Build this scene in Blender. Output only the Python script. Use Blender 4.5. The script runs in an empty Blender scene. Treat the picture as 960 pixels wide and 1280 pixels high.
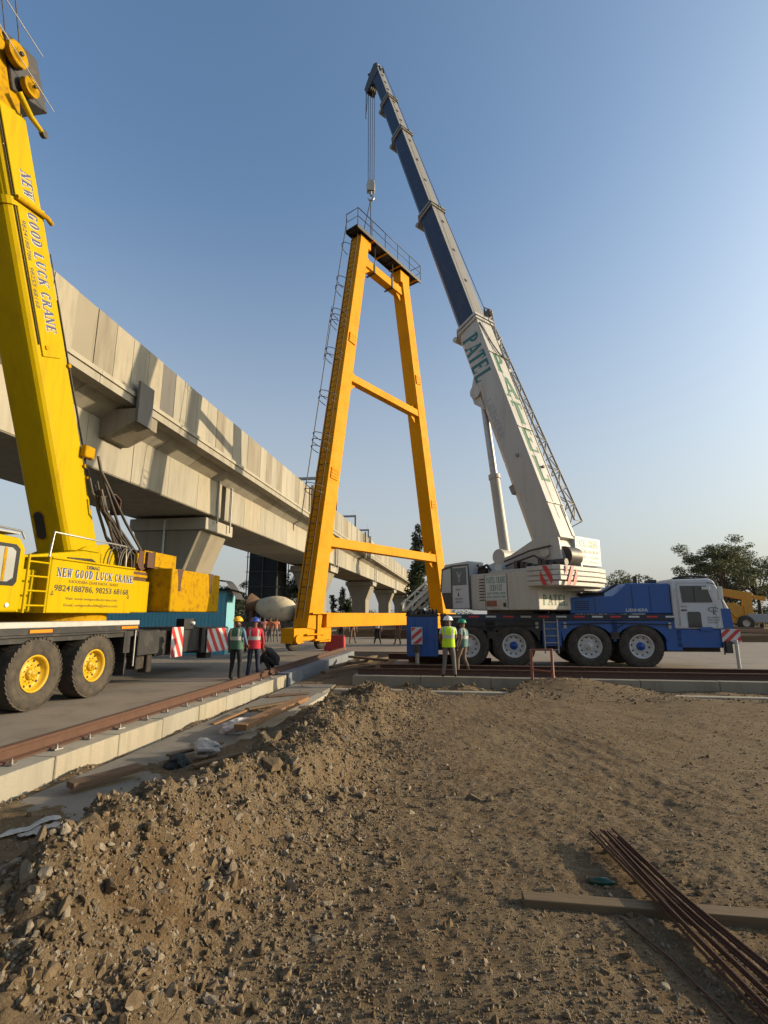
import bpy, bmesh, math, random
import numpy as np
from mathutils import Matrix, Vector, Euler
R = math.radians
random.seed(7)
rng = np.random.default_rng(11)
SC = bpy.context.scene
COL = SC.collection

# ------------------------------------------------------------------ camera, sky, sun, exposure
cam_d = bpy.data.cameras.new('camera'); cam = bpy.data.objects.new('camera', cam_d); COL.objects.link(cam)
cam_d.sensor_fit = 'VERTICAL'; cam_d.sensor_height = 36.0; cam_d.lens = 18.0
cam_d.clip_start = 0.05; cam_d.clip_end = 3000
cam.location = (0, 0, 1.85); cam.rotation_euler = (R(90 + 11.31), 0, 0)
SC.camera = cam
SUN_AZ, SUN_EL = 85.0, 15.0            # azimuth clockwise from straight ahead
wd = bpy.data.worlds.new('World'); SC.world = wd; wd.use_nodes = True
nt = wd.node_tree
bg = nt.nodes['Background']; sky = nt.nodes.new('ShaderNodeTexSky'); sky.sky_type = 'NISHITA'
sky.sun_disc = False; sky.sun_elevation = R(SUN_EL); sky.sun_rotation = R(SUN_AZ)
sky.air_density = 1.0; sky.dust_density = 5.0; sky.ozone_density = 2.3; sky.altitude = 0
tc_ = nt.nodes.new('ShaderNodeTexCoord'); sx_ = nt.nodes.new('ShaderNodeSeparateXYZ'); nt.links.new(tc_.outputs['Generated'], sx_.inputs[0])
mr_ = nt.nodes.new('ShaderNodeMapRange'); mr_.interpolation_type = 'SMOOTHSTEP'; mr_.inputs[1].default_value = 0.0; mr_.inputs[2].default_value = .74; mr_.inputs[3].default_value = .66; mr_.inputs[4].default_value = 0.0
nt.links.new(sx_.outputs[2], mr_.inputs[0])          # low haze along the horizon
mx_ = nt.nodes.new('ShaderNodeMix'); mx_.data_type = 'RGBA'; mx_.inputs[7].default_value = (2.72, 2.70, 2.62, 1)
nt.links.new(mr_.outputs[0], mx_.inputs[0]); tn_ = nt.nodes.new('ShaderNodeMix'); tn_.data_type = 'RGBA'; tn_.blend_type = 'MULTIPLY'; tn_.inputs[0].default_value = 1.0; tn_.inputs[7].default_value = (.96, 1.08, 1.11, 1)
nt.links.new(sky.outputs[0], tn_.inputs[6]); nt.links.new(tn_.outputs[2], mx_.inputs[6]); nt.links.new(mx_.outputs[2], bg.inputs[0]); bg.inputs[1].default_value = 0.15
sl = bpy.data.lights.new('sun', 'SUN'); sl.energy = 4.0; sl.angle = R(0.6); sl.color = (1.0, 0.80, 0.53)
so = bpy.data.objects.new('sun', sl); COL.objects.link(so)
sd = Vector((math.sin(R(SUN_AZ))*math.cos(R(SUN_EL)), math.cos(R(SUN_AZ))*math.cos(R(SUN_EL)), math.sin(R(SUN_EL))))
so.rotation_euler = sd.to_track_quat('Z', 'Y').to_euler(); so.location = sd*200
SC.view_settings.view_transform = 'Standard'; SC.view_settings.look = 'None'
SC.view_settings.gamma = 1.0; SC.view_settings.use_curve_mapping = False
SC.view_settings.exposure = 0.65

# ------------------------------------------------------------------ site frame: t to the right of the tracks, s along them
B = math.atan(93/652)
SD = Vector((math.sin(B), math.cos(B), 0)); SN = Vector((math.cos(B), -math.sin(B), 0))
def S(t, s, z=0.0): return SN*t + SD*s + Vector((0, 0, z))
SITE = Matrix.Rotation(-B, 4, 'Z')

# ------------------------------------------------------------------ materials
MATS = {}
def _nodes(name):
    m = bpy.data.materials.new(name); m.use_nodes = True
    n = m.node_tree.nodes; l = m.node_tree.links
    return m, n, l, n['Principled BSDF']
def _coord(n, l, scale=(1, 1, 1)):
    tc = n.new('ShaderNodeTexCoord'); mp = n.new('ShaderNodeMapping'); mp.inputs['Scale'].default_value = scale
    l.new(tc.outputs['Object'], mp.inputs[0]); return mp.outputs[0]
def _noise(n, l, vec, scale, detail=6, rough=.6):
    t = n.new('ShaderNodeTexNoise'); t.inputs['Scale'].default_value = scale
    t.inputs['Detail'].default_value = detail; t.inputs['Roughness'].default_value = rough
    l.new(vec, t.inputs['Vector']); return t.outputs['Fac']
def _ramp(n, l, fac, a, b, ca=(0, 0, 0, 1), cb=(1, 1, 1, 1)):
    r = n.new('ShaderNodeValToRGB'); r.color_ramp.elements[0].position = a; r.color_ramp.elements[1].position = b
    r.color_ramp.elements[0].color = ca; r.color_ramp.elements[1].color = cb
    l.new(fac, r.inputs[0]); return r.outputs[0]
def _mix(n, l, fac, a, b):
    x = n.new('ShaderNodeMix'); x.data_type = 'RGBA'
    if isinstance(fac, (int, float)): x.inputs[0].default_value = fac
    else: l.new(fac, x.inputs[0])
    for i, c in ((6, a), (7, b)):
        if isinstance(c, tuple): x.inputs[i].default_value = (*c[:3], 1)
        else: l.new(c, x.inputs[i])
    return x.outputs[2]
def _bump(n, l, b, h, strength, dist):
    bp = n.new('ShaderNodeBump'); bp.inputs['Strength'].default_value = strength; bp.inputs['Distance'].default_value = dist
    l.new(h, bp.inputs['Height']); l.new(bp.outputs[0], b.inputs['Normal'])
def mat(name, rgb, rough=.6, dirt=None, amt=.35, dscale=2.5, metal=0.0, bump=0.0, bscale=40, streak=False, spec=.5, lo=.5, hi=.75, chips=None):
    """painted / plain surface: base colour, patches of dirt or wear, uneven gloss"""
    if name in MATS: return MATS[name]
    m, n, l, b = _nodes(name)
    v = _coord(n, l, (1, 1, .18) if streak else (1, 1, 1))
    f = _noise(n, l, v, dscale, 8, .65)
    c0 = tuple(rgb); c1 = tuple(x*.82 for x in rgb)
    f2 = _noise(n, l, v, dscale*.35, 3)
    c = _mix(n, l, f2, c1, c0)
    if dirt:
        k = _ramp(n, l, f, lo, hi); mm = n.new('ShaderNodeMath'); mm.operation = 'MULTIPLY'; mm.inputs[1].default_value = amt
        l.new(k, mm.inputs[0]); c = _mix(n, l, mm.outputs[0], c, tuple(dirt))
    if chips:
        v3 = _coord(n, l); ck = _ramp(n, l, _noise(n, l, v3, 11, 9, .72), chips[1], chips[1]+.035); c = _mix(n, l, ck, c, chips[0])
        gk = _ramp(n, l, _noise(n, l, _coord(n, l, (1, 1, .10)), 4.5, 6, .6), .52, .80); gm = n.new('ShaderNodeMath'); gm.operation = 'MULTIPLY'; gm.inputs[1].default_value = chips[2]
        l.new(gk, gm.inputs[0]); c = _mix(n, l, gm.outputs[0], c, chips[0])
    l.new(c, b.inputs['Base Color'])
    rr = n.new('ShaderNodeMapRange'); rr.inputs[3].default_value = max(.05, rough-.12); rr.inputs[4].default_value = min(1, rough+.15)
    l.new(f, rr.inputs[0]); l.new(rr.outputs[0], b.inputs['Roughness'])
    b.inputs['Metallic'].default_value = metal; b.inputs['Specular IOR Level'].default_value = spec
    if bump: _bump(n, l, b, _noise(n, l, v, bscale, 5), bump, .02)
    MATS[name] = m; return m
def M_(k): return MATS[k]

mat('yellow_paint', (.44, .305, .0006), .55, (.22, .12, .008), .35, 3.0, streak=True, lo=.55, hi=.8, spec=.07, chips=((.14, .06, .015), .685, .35))
mat('yellow_worn', (.40, .225, .001), .7, (.15, .065, .012), .75, 6.0, bump=.1, lo=.5, hi=.68, spec=.08)
mat('amber_paint', (.66, .288, .001), .6, (.42, .15, .003), .45, 1.2, spec=.10, chips=((.30, .10, .01), .70, .25))
mat('white_paint', (.45, .44, .41), .5, (.28, .22, .15), .5, 3.0, streak=True)
mat('cream_paint', (.46, .445, .405), .5, (.28, .22, .15), .5, 2.0, streak=True, chips=((.16, .11, .07), .69, .35))
mat('sign_white', (.52, .54, .53), .5, (.4, .38, .33), .3, 5)
mat('rust_brown', (.10, .055, .03), .8, (.05, .03, .02), .5, 6)
mat('cab_white', (.50, .53, .56), .4, (.4, .36, .3), .3, 3)
mat('blue_paint', (.012, .080, .30), .42, (.10, .09, .08), .4, 3.0, chips=((.075, .065, .055), .68, .35))
mat('navy_paint', (.004, .009, .034), .4, (.10, .10, .10), .3, 3.0)
mat('boom_grey', (.24, .225, .20), .5, (.14, .15, .11), .5, 2.0)
mat('black_paint', (.015, .015, .016), .55, (.10, .085, .065), .5, 3.0)
mat('black_grease', (.02, .017, .014), .5, (.09, .06, .04), .6, 8.0)
mat('dark_steel', (.06, .055, .05), .5, (.14, .08, .05), .6, 5.0, metal=.3)
mat('steel', (.38, .37, .35), .4, (.2, .17, .14), .4, 6.0, metal=.8)
mat('galv_grey', (.34, .34, .34), .55, (.2, .17, .14), .5, 5.0, metal=.3)
mat('deck_grey', (.42, .41, .39), .6, (.2, .17, .13), .6, 4.0)
mat('tyre_rubber', (.026, .023, .020), .85, (.11, .085, .058), .75, 5.0, bump=.3, bscale=60, lo=.35, hi=.75)
mat('rim_yellow', (.52, .32, .004), .5, (.16, .09, .03), .5, 9.0)
mat('rim_white', (.55, .54, .52), .5, (.2, .16, .12), .6, 9.0)
mat('hub_blue', (.012, .06, .30), .4)
mat('red_paint', (.50, .025, .03), .5, (.3, .2, .15), .3, 6.0)
mat('orange_lamp', (.75, .22, .01), .3)
mat('green_text', (.012, .12, .12), .5, (.25, .3, .25), .25, 12)
mat('green_dark_text', (.030, .13, .055), .55, (.4, .4, .3), .3, 14)
mat('ink_navy', (.02, .025, .10), .5)
mat('ink_black', (.02, .02, .025), .5)
mat('ink_green', (.03, .16, .10), .5)
mat('ink_red', (.09, .04, .005), .5)
mat('rust', (.085, .038, .021), .8, (.06, .03, .02), .7, 8.0, bump=.3, bscale=50)
mat('rust_dark', (.075, .036, .024), .8, (.16, .07, .035), .6, 9.0, bump=.3, bscale=60)
mat('rebar_rust', (.085, .038, .022), .7, (.03, .018, .014), .6, 14.0, metal=.2)
mat('sheet_cyan', (.11, .40, .50), .5, (.30, .36, .36), .4, 4.0)
mat('sack_and_shade', (.012, .018, .02), .85, (.03, .04, .035), .5, 1.0)  # dark sack cloth, also the painted shade of the far tower
mat('barrier_red', (.45, .05, .06), .45)
mat('mixer_cream', (.50, .43, .30), .6, (.2, .15, .1), .7, 2.0)
mat('bag_white', (.55, .51, .47), .8, (.40, .10, .09), .8, 9.0, lo=.52, hi=.62)
mat('cloth_white', (.40, .38, .35), .8, (.2, .17, .13), .6, 5.0)
mat('glass_green', (.012, .05, .03), .2)
mat('lens', (.75, .75, .72), .15)
mat('mirror_black', (.02, .02, .022), .3)
mat('red_oxide', (.26, .09, .055), .6, (.1, .05, .03), .5, 8)
mat('old_orange', (.62, .27, .02), .55, (.2, .1, .04), .6, 2.0)
mat('skin', (.17, .085, .05), .6)
mat('hair', (.012, .010, .009), .6)
mat('shoe', (.03, .022, .018), .6)

def glassmat():
    m, n, l, b = _nodes('window_glass'); b.inputs['Base Color'].default_value = (.02, .024, .026, 1)
    b.inputs['Roughness'].default_value = .06; b.inputs['Specular IOR Level'].default_value = .7; MATS['window_glass'] = m
    m, n, l, b = _nodes('painted_view_glass'); b.inputs['Base Color'].default_value = (.30, .31, .30, 1)  # opaque pane; pale sky light seen through it put into the colour
    b.inputs['Roughness'].default_value = .08; b.inputs['Specular IOR Level'].default_value = .9; MATS['painted_view_glass'] = m
    m, n, l, b = _nodes('clear_glass'); b.inputs['Base Color'].default_value = (.9, .93, .93, 1)
    b.inputs['Roughness'].default_value = .02; b.inputs['Transmission Weight'].default_value = 1.0; b.inputs['IOR'].default_value = 1.02
    MATS['clear_glass'] = m
glassmat()

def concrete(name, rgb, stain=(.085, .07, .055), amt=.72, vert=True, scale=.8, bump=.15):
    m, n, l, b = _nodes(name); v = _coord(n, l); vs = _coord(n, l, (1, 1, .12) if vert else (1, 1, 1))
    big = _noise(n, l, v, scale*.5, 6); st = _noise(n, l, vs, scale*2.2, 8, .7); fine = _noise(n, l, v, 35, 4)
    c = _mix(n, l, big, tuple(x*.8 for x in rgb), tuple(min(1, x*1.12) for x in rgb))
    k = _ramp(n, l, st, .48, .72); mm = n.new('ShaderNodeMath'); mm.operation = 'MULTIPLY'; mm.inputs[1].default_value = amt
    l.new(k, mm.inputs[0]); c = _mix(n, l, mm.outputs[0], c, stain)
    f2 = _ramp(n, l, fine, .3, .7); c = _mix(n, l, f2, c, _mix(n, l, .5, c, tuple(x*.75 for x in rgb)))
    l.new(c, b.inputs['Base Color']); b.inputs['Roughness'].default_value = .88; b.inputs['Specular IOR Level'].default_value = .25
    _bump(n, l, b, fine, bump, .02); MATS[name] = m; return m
concrete('concrete', (.32, .297, .24), amt=.55)
concrete('concrete_pale', (.365, .335, .268), amt=.4)
concrete('concrete_brown', (.265, .235, .18), amt=.65)
concrete('concrete_grey', (.15, .145, .135), amt=.5)
concrete('concrete_pier', (.27, .235, .175), amt=.35, scale=.5)
concrete('concrete_wet', (.21, .19, .16), amt=.7, vert=False, scale=1.5)
concrete('kerb_concrete', (.34, .30, .23), (.13, .15, .1), .7, scale=2)
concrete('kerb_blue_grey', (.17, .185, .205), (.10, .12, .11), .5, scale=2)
concrete('road_concrete', (.235, .20, .16), (.09, .06, .05), .65, vert=False, scale=.5, bump=.12)

def dirtmat(name, c1, c2, c3, seed=0.0):
    m, n, l, b = _nodes(name); v = _coord(n, l)
    a = _noise(n, l, v, .9+seed, 7, .65); f = _noise(n, l, v, 6, 8, .7); g = _noise(n, l, v, 70, 6, .75)
    c = _mix(n, l, _ramp(n, l, a, .35, .65), c1, c2)
    c = _mix(n, l, _ramp(n, l, f, .40, .66), c, c3)
    c = _mix(n, l, _ramp(n, l, g, .35, .62), _mix(n, l, .55, c, (.030, .020, .012)), c)
    vor = n.new('ShaderNodeTexVoronoi'); vor.inputs['Scale'].default_value = 55; l.new(v, vor.inputs['Vector'])
    peb = _ramp(n, l, vor.outputs['Distance'], .16, .30, (1, 1, 1, 1), (0, 0, 0, 1))
    pm = n.new('ShaderNodeMath'); pm.operation = 'MULTIPLY'; l.new(peb, pm.inputs[0]); l.new(_ramp(n, l, f, .45, .6), pm.inputs[1])
    c = _mix(n, l, pm.outputs[0], c, (.19, .155, .115))
    l.new(c, b.inputs['Base Color']); b.inputs['Roughness'].default_value = .95; b.inputs['Specular IOR Level'].default_value = .15
    ad = n.new('ShaderNodeMath'); ad.operation = 'ADD'; l.new(g, ad.inputs[0]); l.new(pm.outputs[0], ad.inputs[1])
    _bump(n, l, b, ad.outputs[0], .9, .022); MATS[name] = m
dirtmat('dirt', (.185, .138, .082), (.135, .086, .044), (.235, .175, .108))
dirtmat('far_dirt', (.17, .13, .09), (.13, .105, .075), (.21, .17, .12), .1)

def stonemat(name, cols, island=True):
    m, n, l, b = _nodes(name)
    g = n.new('ShaderNodeNewGeometry'); r = n.new('ShaderNodeValToRGB')
    while len(r.color_ramp.elements) < len(cols): r.color_ramp.elements.new(.5)
    for i, c in enumerate(cols):
        r.color_ramp.elements[i].position = i/(len(cols)-1); r.color_ramp.elements[i].color = (*c, 1)
    if island: l.new(g.outputs['Random Per Island'], r.inputs[0])
    else:
        oi = n.new('ShaderNodeObjectInfo'); l.new(oi.outputs['Random'], r.inputs[0])
    v = _coord(n, l); f = _noise(n, l, v, 25, 6, .7)
    c = _mix(n, l, _ramp(n, l, f, .3, .7), _mix(n, l, .55, r.outputs[0], (.06, .042, .027)), r.outputs[0])
    l.new(c, b.inputs['Base Color']); b.inputs['Roughness'].default_value = .92; b.inputs['Specular IOR Level'].default_value = .2
    _bump(n, l, b, f, .5, .02); MATS[name] = m
stonemat('gravel', [(.12, .084, .046), (.16, .113, .063), (.185, .135, .08), (.14, .098, .054), (.30, .25, .185), (.17, .145, .11)])
stonemat('rock', [(.17, .128, .08), (.14, .10, .058), (.20, .16, .11), (.165, .115, .062)], False)

def woodmat(name, c1, c2):
    m, n, l, b = _nodes(name); v = _coord(n, l, (1, 14, 14)); f = _noise(n, l, v, 2.2, 8, .7)
    l.new(_mix(n, l, _ramp(n, l, f, .3, .7), c1, c2), b.inputs['Base Color']); b.inputs['Roughness'].default_value = .85
    _bump(n, l, b, f, .4, .01); MATS[name] = m
woodmat('timber', (.075, .048, .024), (.145, .10, .052))
woodmat('timber_dark', (.07, .042, .026), (.14, .085, .05))
woodmat('timber_orange', (.19, .09, .035), (.25, .145, .07))

def leafmat(name, a, b_):
    m, n, l, b = _nodes(name); g = n.new('ShaderNodeNewGeometry')
    l.new(_mix(n, l, g.outputs['Random Per Island'], a, b_), b.inputs['Base Color']); b.inputs['Roughness'].default_value = .6
    tr = n.new('ShaderNodeBsdfTranslucent'); l.new(_mix(n, l, g.outputs['Random Per Island'], a, b_), tr.inputs[0])
    ms = n.new('ShaderNodeMixShader'); ms.inputs[0].default_value = .3
    out = n['Material Output']; l.new(b.outputs[0], ms.inputs[1]); l.new(tr.outputs[0], ms.inputs[2]); l.new(ms.outputs[0], out.inputs[0])
    MATS[name] = m
leafmat('leaf_olive', (.055, .065, .026), (.11, .12, .050))
leafmat('leaf_dark', (.026, .040, .017), (.060, .078, .032))
leafmat('leaf_green', (.035, .055, .018), (.07, .10, .03))
mat('bark', (.09, .065, .045), .9, (.03, .025, .02), .6, 6, bump=.4)

# ------------------------------------------------------------------ mesh builder
MW = {}
class MB:
    """collects shapes (given in the frame M) and links them as one mesh object"""
    def __init__(self, M=None):
        self.v = []; self.f = []; self.mi = []; self.sm = []; self.M = M or Matrix.Identity(4)
    def add(self, vs, fs, m=0, smooth=False):
        o = len(self.v); self.v.extend([self.M @ Vector(p) for p in vs])
        for f in fs:
            self.f.append([i+o for i in f]); self.mi.append(m); self.sm.append(smooth)
    def box(self, c, size, m=0, rot=None):
        x, y, z = [a/2 for a in size]; c = Vector(c)
        vs = [Vector((sx*x, sy*y, sz*z)) for sx in (-1, 1) for sy in (-1, 1) for sz in (-1, 1)]
        if rot is not None: vs = [rot @ p for p in vs]
        self.add([c+p for p in vs], [(0, 1, 3, 2), (4, 6, 7, 5), (0, 4, 5, 1), (2, 3, 7, 6), (0, 2, 6, 4), (1, 5, 7, 3)], m)
    def b2(self, p0, p1, m=0):
        self.box([(a+b)/2 for a, b in zip(p0, p1)], [abs(b-a) for a, b in zip(p0, p1)], m)
    def bar(self, p0, p1, w, h, m=0, up=(0, 0, 1), w1=None, h1=None):
        p0 = Vector(p0); p1 = Vector(p1); d = (p1-p0).normalized(); up = Vector(up)
        if abs(d.dot(up)) > .98: up = Vector((0, 1, 0)) if abs(d.y) < .9 else Vector((1, 0, 0))
        x = d.cross(up).normalized(); y = x.cross(d).normalized()
        w1 = w if w1 is None else w1; h1 = h if h1 is None else h1
        vs = []
        for p, a, b in ((p0, w, h), (p1, w1, h1)):
            vs += [p-x*a/2-y*b/2, p+x*a/2-y*b/2, p+x*a/2+y*b/2, p-x*a/2+y*b/2]
        self.add(vs, [(3, 2, 1, 0), (4, 5, 6, 7), (0, 1, 5, 4), (1, 2, 6, 5), (2, 3, 7, 6), (3, 0, 4, 7)], m)
    def tube(self, pts, r, n=8, m=0, caps=True):
        pts = [Vector(p) for p in pts]; k = len(pts)
        rs = r if isinstance(r, (list, tuple)) else [r]*k
        vs = []; x = None
        for i, p in enumerate(pts):
            d = (pts[min(i+1, k-1)]-pts[max(i-1, 0)]).normalized()
            if x is None:
                a = Vector((0, 0, 1)) if abs(d.z) < .9 else Vector((1, 0, 0)); x = d.cross(a).normalized()
            else: x = (x-d*x.dot(d)).normalized()
            y = d.cross(x)
            for j in range(n):
                a = 2*math.pi*j/n; vs.append(p+(x*math.cos(a)+y*math.sin(a))*rs[i])
        fs = [(i*n+j, i*n+(j+1) % n, (i+1)*n+(j+1) % n, (i+1)*n+j) for i in range(k-1) for j in range(n)]
        self.add(vs, fs, m, True)
        if caps: self.add(vs[:n], [tuple(range(n-1, -1, -1))], m); self.add(vs[-n:], [tuple(range(n))], m)
    def cyl(self, p0, p1, r, n=16, m=0, r1=None): self.tube([p0, p1], [r, r if r1 is None else r1], n, m)
    def lathe(self, prof, c, axis, n=32, m=0, smooth=True):
        c = Vector(c); d = Vector(axis).normalized(); a = Vector((0, 0, 1)) if abs(d.z) < .9 else Vector((1, 0, 0))
        x = d.cross(a).normalized(); y = d.cross(x); vs = []
        for (h, r) in prof:
            for j in range(n):
                t = 2*math.pi*j/n; vs.append(c+d*h+(x*math.cos(t)+y*math.sin(t))*max(r, 1e-4))
        k = len(prof)
        self.add(vs, [(i*n+j, i*n+(j+1) % n, (i+1)*n+(j+1) % n, (i+1)*n+j) for i in range(k-1) for j in range(n)], m, smooth)
    def prism(self, poly, o, ex, ey, th, m=0):
        """outline poly (2D) in the plane o,ex,ey pushed along vector th"""
        o = Vector(o); ex = Vector(ex); ey = Vector(ey); th = Vector(th); n = len(poly)
        a = [o+ex*p[0]+ey*p[1] for p in poly]; b = [p+th for p in a]
        self.add(a+b, [tuple(range(n-1, -1, -1)), tuple(range(n, 2*n))]+[(i, (i+1) % n, n+(i+1) % n, n+i) for i in range(n)], m)
    def quad(self, a, b, c, d, m=0): self.add([a, b, c, d], [(0, 1, 2, 3)], m)
    def ball(self, c, r, m=0, n=10, sc=(1, 1, 1)):
        c = Vector(c); pr = [(-math.cos(math.pi*i/(n))*1, math.sin(math.pi*i/n)) for i in range(n+1)]
        vs = []; q = n*2
        for (h, rr) in pr:
            for j in range(q):
                t = 2*math.pi*j/q; vs.append(c+Vector((rr*math.cos(t)*r*sc[0], rr*math.sin(t)*r*sc[1], h*r*sc[2])))
        self.add(vs, [(i*q+j, i*q+(j+1) % q, (i+1)*q+(j+1) % q, (i+1)*q+j) for i in range(n) for j in range(q)], m, True)
    def build(self, name, mats, parent=None, bevel=0.0, seg=1, recalc=True, weld=0.0, inv=None):
        if not isinstance(mats, (list, tuple)): mats = [mats]
        I = inv if inv is not None else (MW[parent.name].inverted() if parent is not None and parent.name in MW else Matrix.Identity(4))
        me = bpy.data.meshes.new(name); me.from_pydata([I @ p for p in self.v], [], self.f)
        for mt in mats: me.materials.append(MATS[mt] if isinstance(mt, str) else mt)
        me.polygons.foreach_set('material_index', self.mi); me.polygons.foreach_set('use_smooth', self.sm)
        if recalc or weld:
            bm = bmesh.new(); bm.from_mesh(me)
            if weld: bmesh.ops.remove_doubles(bm, verts=bm.verts, dist=weld)
            if recalc: bmesh.ops.recalc_face_normals(bm, faces=bm.faces)
            bm.to_mesh(me); bm.free()
        me.update()
        o = bpy.data.objects.new(name, me); COL.objects.link(o)
        if parent is not None: o.parent = parent; MW[o.name] = MW.get(parent.name, Matrix.Identity(4))
        else: MW[o.name] = Matrix.Identity(4)
        if bevel:
            bv = o.modifiers.new('bevel', 'BEVEL'); bv.width = bevel; bv.segments = seg; bv.limit_method = 'ANGLE'; bv.angle_limit = R(40)
        return o

def tag(o, label=None, cat=None, group=None, kind=None):
    if label: o['label'] = label
    if cat: o['category'] = cat
    if group: o['group'] = group
    if kind: o['kind'] = kind
    return o
def thing(name, label, cat, M=None, group=None):
    o = bpy.data.objects.new(name, None); COL.objects.link(o); M = M or Matrix.Identity(4)
    o.matrix_world = M; o.empty_display_size = .3; MW[o.name] = M.copy(); return tag(o, label, cat, group)
def pempty(name, parent, M):
    """an empty part under parent; M is its frame in world space"""
    o = bpy.data.objects.new(name, None); COL.objects.link(o); o.parent = parent
    o.matrix_basis = MW[parent.name].inverted() @ M; MW[o.name] = M.copy(); return o
def copy_tree(o, parent=None, M=None):
    c = o.copy(); COL.objects.link(c)
    if parent is not None: c.parent = parent
    if M is not None: c.matrix_basis = M
    for ch in list(o.children): copy_tree(ch, c)
    return c
def frame(o, x, y, z):
    return Matrix(((x[0], y[0], z[0], o[0]), (x[1], y[1], z[1], o[1]), (x[2], y[2], z[2], o[2]), (0, 0, 0, 1)))
def fbm(x, y, oct=5, seed=0, gain=.5):
    """vectorised value noise in about -1..1"""
    out = np.zeros_like(x, dtype=np.float64); amp = 1.0; tot = 0
    r = np.random.default_rng(seed); tab = r.random((256, 256))*2-1
    fx, fy = x.astype(np.float64), y.astype(np.float64)
    for k in range(oct):
        ix = np.floor(fx).astype(int); iy = np.floor(fy).astype(int); ax = fx-ix; ay = fy-iy
        ax = ax*ax*(3-2*ax); ay = ay*ay*(3-2*ay)
        g = lambda a, b: tab[(a+37*k) & 255, (b+91*k) & 255]
        out += amp*((g(ix, iy)*(1-ax)+g(ix+1, iy)*ax)*(1-ay)+(g(ix, iy+1)*(1-ax)+g(ix+1, iy+1)*ax)*ay)
        tot += amp; amp *= gain; fx = fx*2.03+11.3; fy = fy*2.03+5.7
    return out/tot

# ------------------------------------------------------------------ lettering
_GL = {
 'A': [('D', .1, 0, .48, 1, .10), ('D', .9, 0, .52, 1, .24), ('H', .22, .78, .33, .09), ('S', .1, 0), ('S', .9, 0)],
 'C': [('A', .5, .5, .42, .5, 42, 318), ('V', .84, .66, .95, .07), ('V', .84, .05, .34, .07)],
 'D': [('V', .22, 0, 1, .22), ('A', .35, .5, .5, .5, -90, 90), ('S', .2, 0), ('S', .2, 1)],
 'E': [('V', .24, 0, 1, .24), ('H', .1, .86, .96, .08), ('H', .1, .9, .04, .08), ('H', .3, .66, .52, .08), ('V', .84, .76, 1, .07), ('V', .88, 0, .24, .07), ('V', .64, .4, .64, .06)],
 'G': [('A', .5, .5, .42, .5, 42, 335), ('V', .84, .68, .95, .07), ('V', .78, .05, .42, .2), ('H', .6, .95, .44, .08)],
 'I': [('V', .5, 0, 1, .24), ('S', .5, 0), ('S', .5, 1)],
 'K': [('V', .22, 0, 1, .22), ('D', .3, .45, .82, 1, .10), ('D', .42, .6, .86, 0, .22), ('S', .22, 0), ('S', .22, 1), ('S', .84, 0), ('S', .8, 1)],
 'L': [('V', .26, 0, 1, .24), ('H', .1, .88, .045, .09), ('V', .86, 0, .28, .08), ('S', .26, 1)],
 'N': [('V', .16, 0, 1, .10), ('D', .14, 1, .86, 0, .22), ('V', .86, 0, 1, .10), ('S', .16, 0), ('S', .12, 1), ('S', .86, 1)],
 'O': [('A', .5, .5, .42, .5, 0, 360)],
 'P': [('V', .24, 0, 1, .24), ('A', .4, .73, .46, .27, -90, 90), ('H', .2, .45, .96, .08), ('H', .2, .45, .5, .08), ('S', .24, 0), ('S', .2, 1)],
 'R': [('V', .22, 0, 1, .22), ('A', .4, .74, .42, .26, -90, 90), ('D', .46, .5, .86, 0, .22), ('S', .22, 0), ('S', .2, 1), ('S', .88, 0)],
 'S': [('A', .5, .735, .36, .265, 40, 270), ('A', .5, .265, .38, .265, -140, 90), ('V', .82, .72, .97, .07), ('V', .16, .03, .28, .07)],
 'T': [('V', .5, 0, 1, .24), ('H', .06, .94, .955, .09), ('V', .1, .74, 1, .08), ('V', .9, .74, 1, .08), ('S', .5, 0)],
 'U': [('V', .2, .3, 1, .22), ('A', .5, .3, .36, .3, 180, 360), ('V', .84, .3, 1, .1), ('S', .2, 1), ('S', .84, 1)],
 'V': [('D', .1, 1, .5, 0, .24), ('D', .9, 1, .5, 0, .1), ('S', .12, 1), ('S', .88, 1)],
 'W': [('D', .06, 1, .32, 0, .17), ('D', .32, 0, .5, .9, .08), ('D', .46, 1, .7, 0, .17), ('D', .7, 0, .94, 1, .08), ('S', .08, 1), ('S', .5, 1), ('S', .93, 1)],
}
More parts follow.
